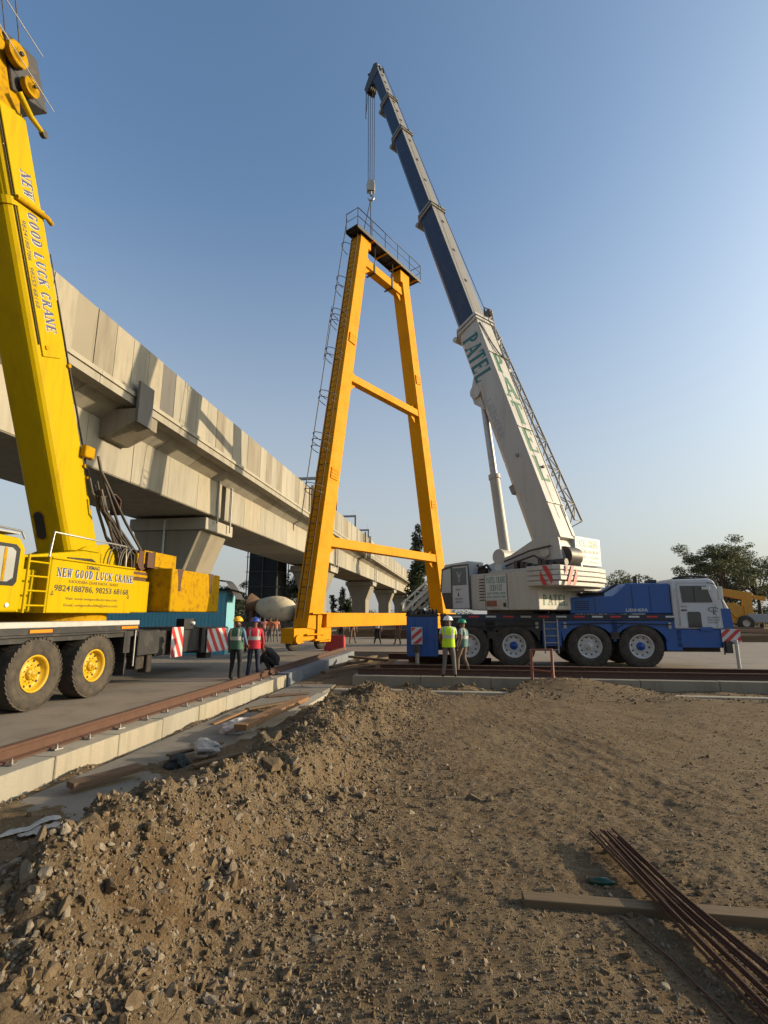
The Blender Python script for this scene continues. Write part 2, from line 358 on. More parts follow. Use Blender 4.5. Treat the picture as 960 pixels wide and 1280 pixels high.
def serif(mb, txt, o, ex, ey, h, adv, m=0, slant=0.0, wk=.92, gap=None, bk=1.0):
    """slab-serif lettering laid flat on the plane o,ex,ey; h letter height, adv letter pitch"""
    o = Vector(o); ex = Vector(ex).normalized(); ey = Vector(ey).normalized(); ez = ex.cross(ey); cur = 0.0; w = adv*wk
    for ch in txt:
        if ch == ' ': cur += adv*(gap or .6); continue
        q = 0
        def P(x, y, q_): return o+ex*(cur+x*w+slant*y*h)+ey*(y*h)+ez*(q_*.0004)
        for st in _GL[ch]:
            q += 1
            if st[0] == 'V':
                _, x, y0, y1, t = st; t *= bk; mb.quad(P(x-t/2, y0, q), P(x+t/2, y0, q), P(x+t/2, y1, q), P(x-t/2, y1, q), m)
            elif st[0] == 'H':
                _, x0, x1, y, t = st; t *= bk; mb.quad(P(x0, y-t/2, q), P(x1, y-t/2, q), P(x1, y+t/2, q), P(x0, y+t/2, q), m)
            elif st[0] == 'S':
                _, x, y = st; t = .07*bk; y = t/2 if y == 0 else 1-t/2
                mb.quad(P(x-.2, y-t/2, q), P(x+.2, y-t/2, q), P(x+.2, y+t/2, q), P(x-.2, y+t/2, q), m)
            elif st[0] == 'D':
                _, x0, y0, x1, y1, t = st; t *= bk
                pts = [P(x0-t/2, y0, q), P(x0+t/2, y0, q), P(x1+t/2, y1, q), P(x1-t/2, y1, q)]
                if y1 < y0: pts.reverse()
                mb.quad(*pts, m)
            elif st[0] == 'A':
                _, cx, cy, rx, ry, a0, a1 = st; n = 14; oo = []; ii = []
                for k in range(n+1):
                    a = R(a0+(a1-a0)*k/n); ca, sa = math.cos(a), math.sin(a)
                    oo.append(P(cx+ca*rx, cy+sa*ry, q)); ii.append(P(cx+ca*(rx-.22*bk), cy+sa*(ry-.085*bk), q))
                for k in range(n): mb.quad(ii[k], oo[k], oo[k+1], ii[k+1], m)
        cur += adv
    return cur
_TX = {}
def plain(mb, txt, o, ex, ey, h, width=None, m=0, bold=0.0, slant=0.0):
    """plain lettering; h is cap height, width squeezes the line"""
    key = (txt, bold)
    if key not in _TX:
        cu = bpy.data.curves.new('txt', 'FONT'); cu.body = txt; cu.size = 1; cu.offset = bold; cu.resolution_u = 3
        ob = bpy.data.objects.new('txt', cu); COL.objects.link(ob); bpy.context.view_layer.update()
        me = bpy.data.meshes.new_from_object(ob.evaluated_get(bpy.context.evaluated_depsgraph_get()))
        _TX[key] = ([tuple(v.co) for v in me.vertices], [tuple(p.vertices) for p in me.polygons])
        bpy.data.objects.remove(ob); bpy.data.curves.remove(cu); bpy.data.meshes.remove(me)
    vs, fs = _TX[key]; xs = [v[0] for v in vs]; x0, x1 = min(xs), max(xs); cap = .69
    sy = h/cap; sx = (width/(x1-x0)) if width else sy
    o = Vector(o); ex = Vector(ex).normalized(); ey = Vector(ey).normalized()
    mb.add([o+ex*((v[0]-x0)*sx+slant*v[1]*sy)+ey*(v[1]*sy) for v in vs], fs, m)
# ================================================================== GROUND
def ss(a, b, x):
    u = np.clip((x-a)/(b-a), 0, 1); return u*u*(3-2*u)
EDGE_S = [-5, 0, 3.4, 4.1, 6.6, 10.2, 12.2, 13.6, 30]; EDGE_T = [-2.7, -2.65, -2.5, -2.45, -2.35, -2.6, -2.35, -1.6, -1.4]
def height(X, Y, fine=True):
    t = X*SN.x+Y*SN.y; s = X*SD.x+Y*SD.y
    lo = fbm(X*.35+3, Y*.35+9, 3, 5); mid = fbm(X*1.3, Y*1.3, 4, 6)
    te = np.interp(s, EDGE_S, EDGE_T)+.22*mid
    se = np.interp(t, [-4, 1.0, 1.8, 3.2, 4.6, 5.6, 40], [13.4, 13.6, 15.6, 16.3, 15.4, 13.7, 13.4])+.3*mid
    plat = .16-.024*np.clip(s-2.5, 0, 12)+.06*lo+.035*mid
    w = 1-.75*ss(11.2, 13.2, s)
    m2 = fbm(X*.9+31, Y*.9+17, 3, 15)
    ridge = .40*np.exp(-((t-te-.55)/.60)**2)*w*np.clip(1+.75*mid+.55*m2, .1, 2)
    ridge += .12*np.exp(-((t+1.9)/.7)**2-((s-9.4)/1.6)**2)*(1+.5*mid)
    ridge += .15*np.exp(-((t+2.5)/.8)**2-((s-3.2)/.9)**2)
    far_heap = .27*np.exp(-((t-2.9)/1.5)**2-((s-15.0)/1.0)**2)+.10*np.exp(-((t-6.6)/2.0)**2-((s-12.6)/1.0)**2)
    h = plat+ridge+far_heap
    fl = -.265+.10*mid+.04*lo
    q = np.clip((t-te+1.45)/1.8, 0, 1); a = .7*q+.3*ss(-.9, .3, t-te); h = fl*(1-a)+h*a
    b = ss(-.25, .75, s-se); h = h*(1-b)+(-.30+.10*mid)*b
    heap2 = .26*np.exp(-((t+.15)/.8)**2-((s-14.9)/.5)**2)*(1+.4*mid); h = h+heap2
    # inside the two tracks it is earth; under the yard slab it dips
    pocket = ss(-5.35, -5.2, t)*(1-ss(-2.75, -2.45, t))*(1-ss(26.4, 26.9, s))
    c = np.maximum(1-ss(-5.5, -5.2, t), ss(16.35, 16.6, s)*(1-pocket)); h = h*(1-c)+(-.45)*c
    far = np.maximum(ss(60, 75, s), ss(-55, -70, t)); far = np.maximum(far, ss(42, 50, t)); far = np.maximum(far, ss(-10, -22, s))
    h = h*(1-far)+(.02+.12*lo)*far
    if fine:
        near = ss(24, 12, np.hypot(X, Y))
        rough = .17+.83*np.exp(-((t-te-.5)/.75)**2)
        rut = np.exp(-((t-6.2)/2.6)**2-((s-11.0)/1.7)**2)*.0012*np.sin((s+.42*t)*13+3.5*mid)*(1+mid)+np.exp(-((t-1.6)/.9)**2-((s-6.4)/3.0)**2)*.003*np.sin((t+.25*s)*21)
        n1 = fbm(X*5, Y*5, 4, 8); n2 = fbm(X*15, Y*15, 5, 9, .66)
        h = h+near*(rough*(.055*n1*a*(1-b)+.046*n2)+.05*np.exp(-((t-te-.4)/.7)**2)*np.abs(n1)*a)+near*(.007*n2+rut)
    return h
def axis(lo, hi, fine_lo, fine_hi, d0, grow):
    c = list(np.arange(fine_lo, fine_hi+1e-6, d0)); d = d0
    while c[-1] < hi: d *= grow; c.append(c[-1]+d)
    d = d0; pre = []; p = fine_lo
    while p > lo: d *= grow; p -= d; pre.append(p)
    return np.array(pre[::-1]+c)
gx = axis(-900, 900, -3.7, 3.2, .017, 1.035); gy = axis(-60, 1600, 1.7, 5.6, .016, 1.02)
XX, YY = np.meshgrid(gx, gy); ZZ = height(XX, YY)
nx, ny = len(gx), len(gy)
co = np.stack([XX, YY, ZZ], -1).reshape(-1, 3)
ii = (np.arange(ny-1)[:, None]*nx+np.arange(nx-1)[None, :]).ravel()
fa = np.stack([ii, ii+1, ii+nx+1, ii+nx], -1)
me = bpy.data.meshes.new('ground'); me.vertices.add(len(co)); me.vertices.foreach_set('co', co.ravel())
me.loops.add(fa.size); me.loops.foreach_set('vertex_index', fa.ravel()); me.polygons.add(len(fa))
me.polygons.foreach_set('loop_start', np.arange(0, fa.size, 4)); me.polygons.foreach_set('loop_total', np.full(len(fa), 4))
me.polygons.foreach_set('use_smooth', np.ones(len(fa), bool)); me.update(); me.validate()
me.materials.append(M_('dirt')); g = bpy.data.objects.new('ground', me); COL.objects.link(g); tag(g, kind='structure')
def hz(X, Y): return float(height(np.array([X], float), np.array([Y], float))[0])

# yard slab: left of the kerb and beyond the cross track
m = MB(SITE); m.b2((-52, -8, -.35), (-5.95, 62, 0)); m.b2((-2.55, 16.95, -.35), (40, 62, -.001)); m.b2((-5.949, 26.6, -.35), (-2.551, 62, -.0015))
tag(m.build('road', 'road_concrete'), kind='structure')
m = MB(SITE); m.b2((-5.02, 2, -.5), (-3.75, 15.9, -.235))
tag(m.build('trench_floor', 'concrete_wet'), kind='structure')

# ------------------------------------------------------------------ kerbs, ledges, rails
def kerb(name, label, segs, mats, group=None):
    m = MB(SITE)
    for (p0, p1, k) in segs: m.b2(p0, p1, k)
    return tag(m.build(name, mats, bevel=.012), label, 'kerb', group)
sg = []; s = -2.0
while s < 15.7:
    e = min(s+random.uniform(1.05, 1.5), 15.9); sg.append(((-5.95, s+.006, -.5), (-5.30+random.uniform(-.006, .006), e-.006, .015+random.uniform(-.008, .008)), random.choice([0, 0, 1, 2]))); s = e
kerb('concrete_kerb', 'long pale concrete kerb carrying the rusty rail beside the yellow crane', sg, ['kerb_concrete', 'concrete', 'concrete_brown'])
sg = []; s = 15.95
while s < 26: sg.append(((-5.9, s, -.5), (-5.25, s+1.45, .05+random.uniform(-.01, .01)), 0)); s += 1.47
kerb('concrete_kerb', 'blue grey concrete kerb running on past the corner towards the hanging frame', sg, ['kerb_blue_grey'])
sg = []; t = -3.3
while t < 34: e = t+2.1; sg.append(((t+.006, 16.2, -.5), (e-.006, 16.94, .0+random.uniform(-.004, .004)), 0)); t = e
kerb('concrete_kerb', 'shaded concrete kerb along the front of the cross track by the white crane', sg, ['concrete_brown'])
for t0, t1, lab in ((-3.4, 1.2, 'low concrete ledge between the dirt heap and the cross kerb'), (5.2, 26, 'low concrete ledge half buried at the right edge of the dirt')):
    sg = []; t = t0
    while t < t1: e = min(t+2.6, t1); sg.append(((t+.008, 14.15, -.6), (e-.008, 14.42, -.13+random.uniform(-.012, .012)), 0)); t = e
    kerb('concrete_ledge', lab, sg, ['kerb_concrete'])
m = MB(SITE)
for a, b_ in ((8.9, 10.4), (10.41, 12.1), (12.11, 14.1)): m.b2((-3.82, a, -.6), (-3.52, b_, -.22))
tag(m.build('concrete_ledge', 'concrete_pale', bevel=.012), 'short concrete ledge between the trench and the dirt heap', 'kerb')

RAIL = [(-.075, 0), (.075, 0), (.075, .018), (.02, .035), (.012, .12), (.036, .13), (.036, .165), (-.036, .165), (-.036, .13), (-.012, .12), (-.02, .035), (-.075, .018)]
def clip_bolt(name, label, cat, p, rz, group):
    m = MB(); m.b2((-.05, -.06, 0), (.05, .06, .018)); m.cyl((.0, 0, .018), (0, 0, .05), .022, 6); m.cyl((0, 0, .05), (0, 0, .075), .011, 8)
    o = m.build(name, 'steel'); o.location = p; o.rotation_euler = (0, 0, rz); return tag(o, label, cat, group)
rt = thing('crane_rail', 'rusty crane rail on the kerb alongside the yellow crane', 'rail', SITE @ Matrix.Translation((-5.72, 6, .017)))
m = MB(SITE); m.prism([(a*1.25, b_*1.15) for a, b_ in RAIL], (-5.74, -2, .018), (1, 0, 0), (0, 0, 1), (0, 17.4, 0)); m.build('rail_bar', 'rust', rt)
m = MB(SITE); m.b2((-5.86, 15.5, .06), (-5.62, 26, .075)); m.prism(RAIL, (-5.7, 15.5, .076), (1, 0, 0), (0, 0, 1), (0, 10.5, 0))
tag(m.build('crane_rail', 'rust_dark'), 'dark rail on the blue grey kerb past the crouching man', 'rail')
first = None
for i in range(17):
    s = 4.1+i*.69
    o = clip_bolt('rail_clip', 'steel clip bolted along the foot of the rusty rail', 'rail clip', S(-5.55+random.uniform(-.015, .015), s, .016), random.uniform(-.3, .3)-B, 'clips along the rusty rail') if first is None else first.copy()
    if first is not None: COL.objects.link(o); o.location = S(-5.55+random.uniform(-.015, .015), s+random.uniform(-.04, .04), .016); o.rotation_euler = (0, 0, random.uniform(-.4, .4)-B)
    first = first or o
for tt, lab in ((16.62, 'rusty rail on the cross track kerb in front of the white crane'), (18.0, 'rusty rail on the cross track nearest the wheels of the white crane')):
    m = MB(SITE); m.prism([(a*1.2, b_*1.1) for a, b_ in RAIL], (-2.5 if tt > 17 else -3.2, tt, .003), (0, 1, 0), (0, 0, 1), (36, 0, 0)); tag(m.build('cross_rail', 'rust_dark'), lab, 'rail')
def ibeam(name, label, p0, p1, h, w, mt, z, group=None):
    a = S(*p0, z); b_ = S(*p1, z); m = MB(); up = Vector((0, 0, 1))
    m.bar(a+up*(h-.01), b_+up*(h-.01), w, .02); m.bar(a+up*.01, b_+up*.01, w, .02); m.bar(a+up*h/2, b_+up*h/2, .014, h-.04)
    return tag(m.build(name, mt), label, 'steel beam', group)
ibeam('steel_beam', 'long dark rusty steel beam lying in front of the white crane', (-2.6, 17.35), (13.8, 17.3), .24, .2, 'rust_dark', .005)
ibeam('steel_beam', 'reddish steel beam lying beside the two front wheels of the white crane', (2.6, 17.75), (8.4, 17.7), .17, .16, 'rust', .005)
ibeam('steel_beam', 'shorter dark steel beam by the rear outrigger of the white crane', (-2.0, 20.9), (1.2, 20.8), .2, .2, 'rust_dark', .0)
ibeam('steel_beam', 'steel beam on the yard left of the blue crane rear', (-3.0, 22.4), (.4, 22.1), .22, .22, 'rust_dark', .0)
for k, (t0, s0, t1, s1, z, lab) in enumerate([(-4.7, 19.2, -3.9, 24.5, -.12, 'pale timber baulk lying along the kerb beyond the corner'), (-4.3, 20.5, -3.0, 23.8, -.10, 'weathered timber plank lying loose past the corner of the kerbs'),
        (-4.7, 22.5, -2.9, 21.0, .0, 'timber plank lying across the loose planks past the corner'), (-4.6, 17.6, -3.3, 20.2, -.14, 'grey timber plank in the litter at the corner of the kerbs')]):
    m = MB(); a = S(t0, s0, z+.06); b_ = S(t1, s1, z+.05); m.bar(a, b_, .2, .09)
    tag(m.build('timber_plank', 'timber', bevel=.006), lab, 'plank')

# ================================================================== VIADUCT
via = thing('viaduct', 'pale concrete viaduct on flared piers running off behind the yellow frame', 'viaduct', SITE @ Matrix.Translation((-16.9, 29.4, 0)))
PIERS = [-.6, 29.4, 59.4, 89.4, 119.4, 149.4, 179.4, 209.4, 239.4]
ENDS = 250
tint = [0, 0, 1, 2, 1, 0, 3, 2]
for t0 in (-13.2, -20.8):
    m = MB(SITE); s = -20.0
    while s < ENDS:
        L = 1.08 if s < 120 else 2.16
        k = random.choice(tint); j = random.uniform(-.012, .012)
        if 19.6 < s < 20.6: k = 4
        m.b2((t0+j, s+.012, 10.78), (t0+.2+j, s+L-.012, 13.08+random.uniform(-.01, .01)), k); s += L
    m.build('parapet', ['concrete', 'concrete_pale', 'concrete_brown', 'kerb_concrete', 'concrete_grey'], via)
m = MB(SITE); s = -20.0
while s < ENDS:
    L = 3.0
    m.b2((-13.5, s+.012, 10.28), (-12.93, s+L-.012, 10.60), 0); m.b2((-13.4, s+.008, 10.601), (-12.86, s+L-.008, 10.775), 1)
    m.prism([(-13.5, 10.28), (-13.5, 10.62), (-14.6, 10.62), (-14.6, 9.72), (-14.3, 9.72)], (0, s+.015, 0), (1, 0, 0), (0, 0, 1), (0, L-.03, 0), random.choice([0, 2, 0]))
    m.prism([(-20.4, 10.28), (-20.4, 10.62), (-19.2, 10.62), (-19.2, 9.72), (-19.5, 9.72)], (0, s+.015, 0), (1, 0, 0), (0, 0, 1), (0, L-.03, 0), 0)
    m.b2((-20.9, s+.01, 10.28), (-20.4, s+L-.01, 10.775), 0)
    s += L
m.b2((-20.5, -20, 10.62), (-13.45, ENDS, 10.76), 0)
m.build('deck', ['concrete', 'concrete_pale', 'concrete_brown'], via)
m = MB(SITE)
for a, b_ in zip(PIERS[:-1], PIERS[1:]):
    a += .28; b_ -= .28; n = 10; L = (b_-a)/n
    for i in range(n):
        k = random.choice([0, 1, 0, 1, 2]); s0 = a+i*L+.012; s1 = a+(i+1)*L-.012; j = random.uniform(-.008, .008)
        m.prism([(-14.3+j, 9.71), (-14.3+j, 7.65), (-14.36, 7.6), (-19.44, 7.6), (-19.5, 7.65), (-19.5, 9.71)], (0, s0, 0), (1, 0, 0), (0, 0, 1), (0, s1-s0, 0), k)
m.build('box_girder', ['concrete_pale', 'concrete', 'kerb_concrete'], via)
for i, ps in enumerate(PIERS):
    m = MB(SITE)
    m.prism([(-15.7, -.4), (-15.7, 4.3), (-14.75, 6.72), (-19.05, 6.72), (-18.1, 4.3), (-18.1, -.4)], (0, ps-1.7, 0), (1, 0, 0), (0, 0, 1), (0, 3.4, 0))
    p = m.build('pier', 'concrete_pier', via, bevel=.06)
    m = MB(SITE); m.b2((-19.25, ps-1.8, 6.725), (-14.4, ps+1.8, 7.42)); m.build('pier_cap', 'concrete_pale', p, bevel=.03)
    for t in (-15.2, -18.6):
        for q in (-.9, .9): m = MB(SITE); m.b2((t-.35, ps+q-.35, 7.42), (t+.35, ps+q+.35, 7.6)); m.build('bearing', 'concrete_grey', p)
for ps in PIERS[1:5]:
    m = MB(SITE); m.tube([(-14.2, ps-.85, 10.1), (-14.2, ps-.85, 7.2)], .055, 8); m.tube([(-14.2, ps+.95, 10.1), (-14.2, ps+.95, 6.9)], .055, 8)
    m.build('downpipe', 'galv_grey', via)
m = MB(SITE); m.tube([(-17.0, 27.62, 7.3), (-17.0, 27.62, 0)], .06, 8); m.build('downpipe', 'sign_white', via)
m = MB(SITE); m.prism([(-12.75, 9.55), (-12.75, 10.1), (-14.3, 10.1), (-14.3, 8.95), (-14.0, 8.95)], (0, 18.0, 0), (1, 0, 0), (0, 0, 1), (0, 1.5, 0), 0); m.b2((-12.74, 17.95, 9.5), (-12.62, 18.9, 11.25), 1)
m.build('bracket', ['concrete_brown', 'concrete_grey'], via)
m = MB(SITE)
for s in (43.5, 48.5, 70.5, 74.5): m.b2((-12.85, s, 9.6), (-12.6, s+.3, 13.3), 0)
m.build('deck_post', 'concrete', via)
for s, z in ((47.5, 14.9), (55.4, 15.0), (66.5, 14.7), (76.7, 14.45)):
    p = thing('portal_frame', 'grey steel portal frame standing up from the viaduct deck', 'steel frame', SITE @ Matrix.Translation((-13.35, s, 10.77)), 'portal frames along the viaduct deck')
    m = MB(SITE); m.bar((-13.35, s, 10.77), (-13.35, s, z), .24, .24); m.build('post', 'galv_grey', p)
    m = MB(SITE); m.bar((-20.4, s, 10.77), (-20.4, s, z), .24, .24); m.build('post', 'galv_grey', p)
    m = MB(SITE); m.bar((-20.52, s, z+.13), (-13.23, s, z+.13), .26, .25); m.build('crossbeam', 'galv_grey', p)
    m = MB(SITE); m.tube([(-13.55, s, z+.2), (-13.55, s, z+1.0)], .03, 6); m.build('spike', 'galv_grey', p)

# ================================================================== BACKGROUND UNDER THE VIADUCT
sh = thing('sheet_shed', 'cyan corrugated sheet shed behind the counterweight of the yellow crane', 'shed', SITE @ Matrix.Translation((-14, 23.4, 0)))
def corr(m, p0, p1, z0, z1, n, amp, mi=0):
    p0 = Vector(p0); p1 = Vector(p1); d = (p1-p0); k = d.normalized(); nn = Vector((-k.y, k.x, 0)); vs = []
    for i in range(n+1):
        q = p0+d*(i/n)+nn*(amp if i % 2 else -amp); vs += [(q.x, q.y, z0), (q.x, q.y, z1)]
    m.add(vs, [(2*i, 2*i+2, 2*i+3, 2*i+1) for i in range(n)], mi)
m = MB(SITE); corr(m, (-19.6, 23.4, 0), (-10.9, 23.4, 0), 0, 2.95, 90, .025); corr(m, (-10.9, 23.4, 0), (-10.9, 24.3, 0), 0, 2.85, 10, .025); m.b2((-19.6, 23.5, 0), (-11.0, 24.25, 2.7)); m.build('wall', 'sheet_cyan', sh, recalc=False)
m = MB(SITE); m.add([(-19.9, 23.1, 3.0), (-10.5, 23.1, 3.02), (-10.5, 24.6, 2.9), (-19.9, 24.6, 2.9)], [(0, 1, 2, 3)]); m.add([(-19.9, 23.1, 2.96), (-10.5, 23.1, 2.98), (-10.5, 24.6, 2.86), (-19.9, 24.6, 2.86)], [(3, 2, 1, 0)])
pts = [(-11.4+.13*i, 23.3, 3.42+.10*math.sin(i*.6)-.012*i*i) for i in range(9)]
for i in range(8):
    a, b_ = pts[i], pts[i+1]; m.quad(a, b_, (b_[0], b_[1]+.9, b_[2]), (a[0], a[1]+.9, a[2]))
m.build('roof', 'dark_steel', sh, recalc=False)
tw = thing('shade_tower', 'tower coloured dark for shade behind the second viaduct pier', 'tower', SITE @ Matrix.Translation((-21.6, 57, 0)))
m = MB(SITE); m.b2((-23.6, 56, 0), (-20.3, 59.5, 9.6)); m.build('shade_block', 'sack_and_shade', tw)  # block whose near-black colour stands in for shade on a far pier
m = MB(SITE)
for t in (-23.75, -21.9, -20.15):
    for s in (55.85, 59.65): m.tube([(t, s, 0), (t, s, 10.2)], .06, 6)
for z in np.arange(1.5, 10, 1.7): m.tube([(-23.9, 55.8, z), (-19.9, 55.8, z)], .05, 6); m.tube([(-20.1, 55.7, z), (-20.1, 59.8, z)], .05, 6)
m.build('scaffold', 'dark_steel', tw)

# ------------------------------------------------------------------ trees
def leaves(centres, radii, n, size, up=.2, flat=1.0):
    """n small leaf sprigs spread through blobs (centres, radii)"""
    c = np.array(centres); r = np.array(radii); pr = r**2/np.sum(r**2); k = rng.choice(len(c), n, p=pr)
    d = rng.normal(size=(n, 3)); d /= np.linalg.norm(d, axis=1)[:, None]; rad = rng.random(n)**.45
    p = c[k]+d*(r[k]*rad)[:, None]*np.array([1, 1, flat])
    a = rng.normal(size=(n, 3)); a[:, 2] = a[:, 2]*.6; a /= np.linalg.norm(a, axis=1)[:, None]
    b_ = np.cross(a, rng.normal(size=(n, 3))); b_ /= np.linalg.norm(b_, axis=1)[:, None]
    L = size*(.6+.8*rng.random(n))[:, None]; W = L*.42
    v = np.stack([p-a*L*.5, p+b_*W*.5, p+a*L*.5, p-b_*W*.5], 1).reshape(-1, 3)
    f = np.arange(n*4).reshape(n, 4); return v, f
def mesh_np(name, v, f, mt, parent):
    v = np.asarray(v); I = np.array(MW[parent.name].inverted()) if parent else np.eye(4)
    v = v@I[:3, :3].T+I[:3, 3]
    me = bpy.data.meshes.new(name); me.vertices.add(len(v)); me.vertices.foreach_set('co', v.ravel().astype(np.float32))
    k = f.shape[1]; me.loops.add(f.size); me.loops.foreach_set('vertex_index', f.ravel()); me.polygons.add(len(f))
    me.polygons.foreach_set('loop_start', np.arange(0, f.size, k)); me.polygons.foreach_set('loop_total', np.full(len(f), k)); me.polygons.foreach_set('use_smooth', np.zeros(len(f), bool)); me.update()
    me.materials.append(M_(mt)); o = bpy.data.objects.new(name, me); COL.objects.link(o); o.parent = parent; return o
def tree(name, label, X, Y, H, Rr, leaf, n, size, kind='round', lean=0.0, group=None, z0=0.0):
    t = thing(name, label, 'tree', Matrix.Translation((X, Y, z0)), group); m = MB(); cs = []; rs = []
    if kind == 'round':
        th = H*.34; m.tube([(X, Y, z0-.3), (X+.05*H*lean, Y, z0+th*.5), (X+.1*H*lean, Y, z0+th)], [H*.030, H*.022, H*.018], 8)
        base = Vector((X+.1*H*lean, Y, z0+th))
        for i in range(15):
            a = 2*math.pi*i/15*2.4+random.random(); q = random.uniform(.25, 1.0); zz = z0+H*(.96-.42*q*q)*random.uniform(.72, 1.0)
            e = Vector((X+math.cos(a)*Rr*q*.86+lean*H*.12, Y+math.sin(a)*Rr*q*.86, zz)); mid = base.lerp(e, .5)+Vector((0, 0, H*.04))
            m.tube([base, mid, e], [H*.011, H*.007, H*.003], 5)
            for j in range(4):
                e2 = e+Vector((random.gauss(0, 1), random.gauss(0, 1), random.gauss(0, .6)))*Rr*.24
                m.tube([mid.lerp(e, .6), e2], [H*.004, H*.0015], 4)
                cs.append(e2); rs.append(Rr*random.uniform(.10, .24))
            cs.append(e); rs.append(Rr*random.uniform(.15, .28))
        flat = .6
    elif kind == 'column':
        m.tube([(X, Y, z0-.3), (X-lean*H*.4, Y, z0+H*.5), (X-lean*H, Y, z0+H*.97)], [H*.014, H*.010, H*.003], 7)
        for i in range(34):
            u = random.uniform(.2, 1); w = Rr*(1.1-u*.62)*random.uniform(.35, 1); a = random.random()*6.28
            cs.append((X-lean*H*u+math.cos(a)*w*.75, Y+math.sin(a)*w*.75, z0+H*u-random.random()*.4)); rs.append(w*random.uniform(.35, .7)+.1)
            m.tube([(X-lean*H*(u-.04), Y, z0+H*(u-.04)), cs[-1]], [H*.003, H*.001], 4)
        flat = 1.35
    else:
        m.tube([(X, Y, z0-.2), (X, Y, z0+H*.4)], [.08, .04], 6)
        for i in range(16):
            a = random.random()*6.28; q = random.random()**.6
            cs.append((X+math.cos(a)*Rr*q, Y+math.sin(a)*Rr*q, z0+H*random.uniform(.3, .85)*(1-.35*q))); rs.append(Rr*random.uniform(.2, .42))
        flat = .8
    m.build('trunk', 'bark', t)
    v, f = leaves(cs, rs, n, size, flat=flat); mesh_np('crown', v, f, leaf, t); return t
tree('spreading_tree', 'tall open crowned tree behind the white cab of the crane truck', 45.4, 69, 11.6, 5.4, 'leaf_olive', 15000, .28)
tree('spreading_tree', 'wide tree at the right edge of the picture above the old orange crane', 53.4, 74, 11.6, 6.2, 'leaf_olive', 15000, .28)
tree('spreading_tree', 'thin tree showing above the blue engine cover of the white crane', 36.5, 78, 8.6, 4.2, 'leaf_olive', 4500, .28)
tree('spreading_tree', 'small tree showing left of the blue engine cover under the counterweight', 34.5, 92, 8.2, 3.4, 'leaf_olive', 3000, .3)
tree('spreading_tree', 'broad dark tree behind the jib of the old orange crane', 49.6, 80, 7.4, 6.5, 'leaf_dark', 12000, .32)
tree('columnar_tree', 'tall ragged columnar tree leaning left behind the right leg of the frame', 5.6, 75, 14.6, 2.4, 'leaf_dark', 9500, .40, 'column', .028)  # ragged
tree('spreading_tree', 'dark rounded tree to the right of the cyan shed', -25.5, 82, 5.4, 4.6, 'leaf_dark', 5000, .32)
tree('spreading_tree', 'dark tree behind the dark tower under the viaduct', -19.5, 92, 10.2, 5.4, 'leaf_dark', 6000, .34)
tree('spreading_tree', 'dark tree between the dark tower and the left leg of the frame', -13.8, 84, 9.2, 3.6, 'leaf_dark', 5000, .34)
tree('spreading_tree', 'low dark tree filling the gap behind the mixer drum', -21.0, 70, 5.6, 4.2, 'leaf_dark', 5000, .3)
for x, h, lab in ((416, 5.6, 'leftmost'), (428, 7.4, 'tallest'), (437, 6.2, 'rightmost')):
    Y = 105; tree('columnar_tree', lab+' of the three slim trees seen between the viaduct piers', (x-480)/652*Y, Y, h, 1.25, 'leaf_dark', 1500, .4, 'column', .0)
for x, Y, h, r in ((690, 120, 3.4, 5), (760, 130, 4.4, 6), (860, 105, 3.6, 5), (930, 84, 3.6, 6), (955, 80, 4.2, 6), (905, 88, 3.4, 6), (560, 140, 3.5, 6), (500, 150, 3.6, 6), (455, 150, 3.5, 6), (300, 110, 3.8, 6), (250, 120, 4.2, 7), (385, 120, 3.2, 5), (40, 90, 4.5, 6), (100, 100, 4.0, 7), (170, 95, 4.5, 6)):
    tree('bush', 'dark bush in the scrub along the horizon', (x-480)/652*Y, Y, h, r, 'leaf_dark', 1800, .42, 'bush', group='bushes along the horizon')
# ================================================================== shared crane pieces
def clip_poly(poly, a, b, c, keep):
    """keep the part of poly where keep*(a*x+b*y-c) >= 0"""
    out = []
    for i in range(len(poly)):
        p, q = poly[i], poly[(i+1) % len(poly)]; dp = keep*(a*p[0]+b*p[1]-c); dq = keep*(a*q[0]+b*q[1]-c)
        if dp >= 0: out.append(p)
        if dp*dq < 0: k = dp/(dp-dq); out.append((p[0]+(q[0]-p[0])*k, p[1]+(q[1]-p[1])*k))
    return out
def stripes(m, o, ex, ey, w, h, pitch, slope, mi_red, off=.002, th=.012, mi_white=0, phase=0.0):
    """red diagonal stripes on a white board lying in o,ex,ey"""
    o = Vector(o); ex = Vector(ex).normalized(); ey = Vector(ey).normalized(); n = ex.cross(ey)
    rect = [(0, 0), (w, 0), (w, h), (0, h)]
    m.prism(rect, o, ex, ey, -n*th, mi_white)
    k = -12
    while k < 14:
        c0 = (k+phase)*pitch; p = clip_poly(clip_poly(rect, 1, slope, c0, 1), 1, slope, c0+pitch*.5, -1)
        if len(p) >= 3: m.add([o+ex*a+ey*b_+n*off for a, b_ in p], [tuple(range(len(p)))], mi_red)
        k += 1
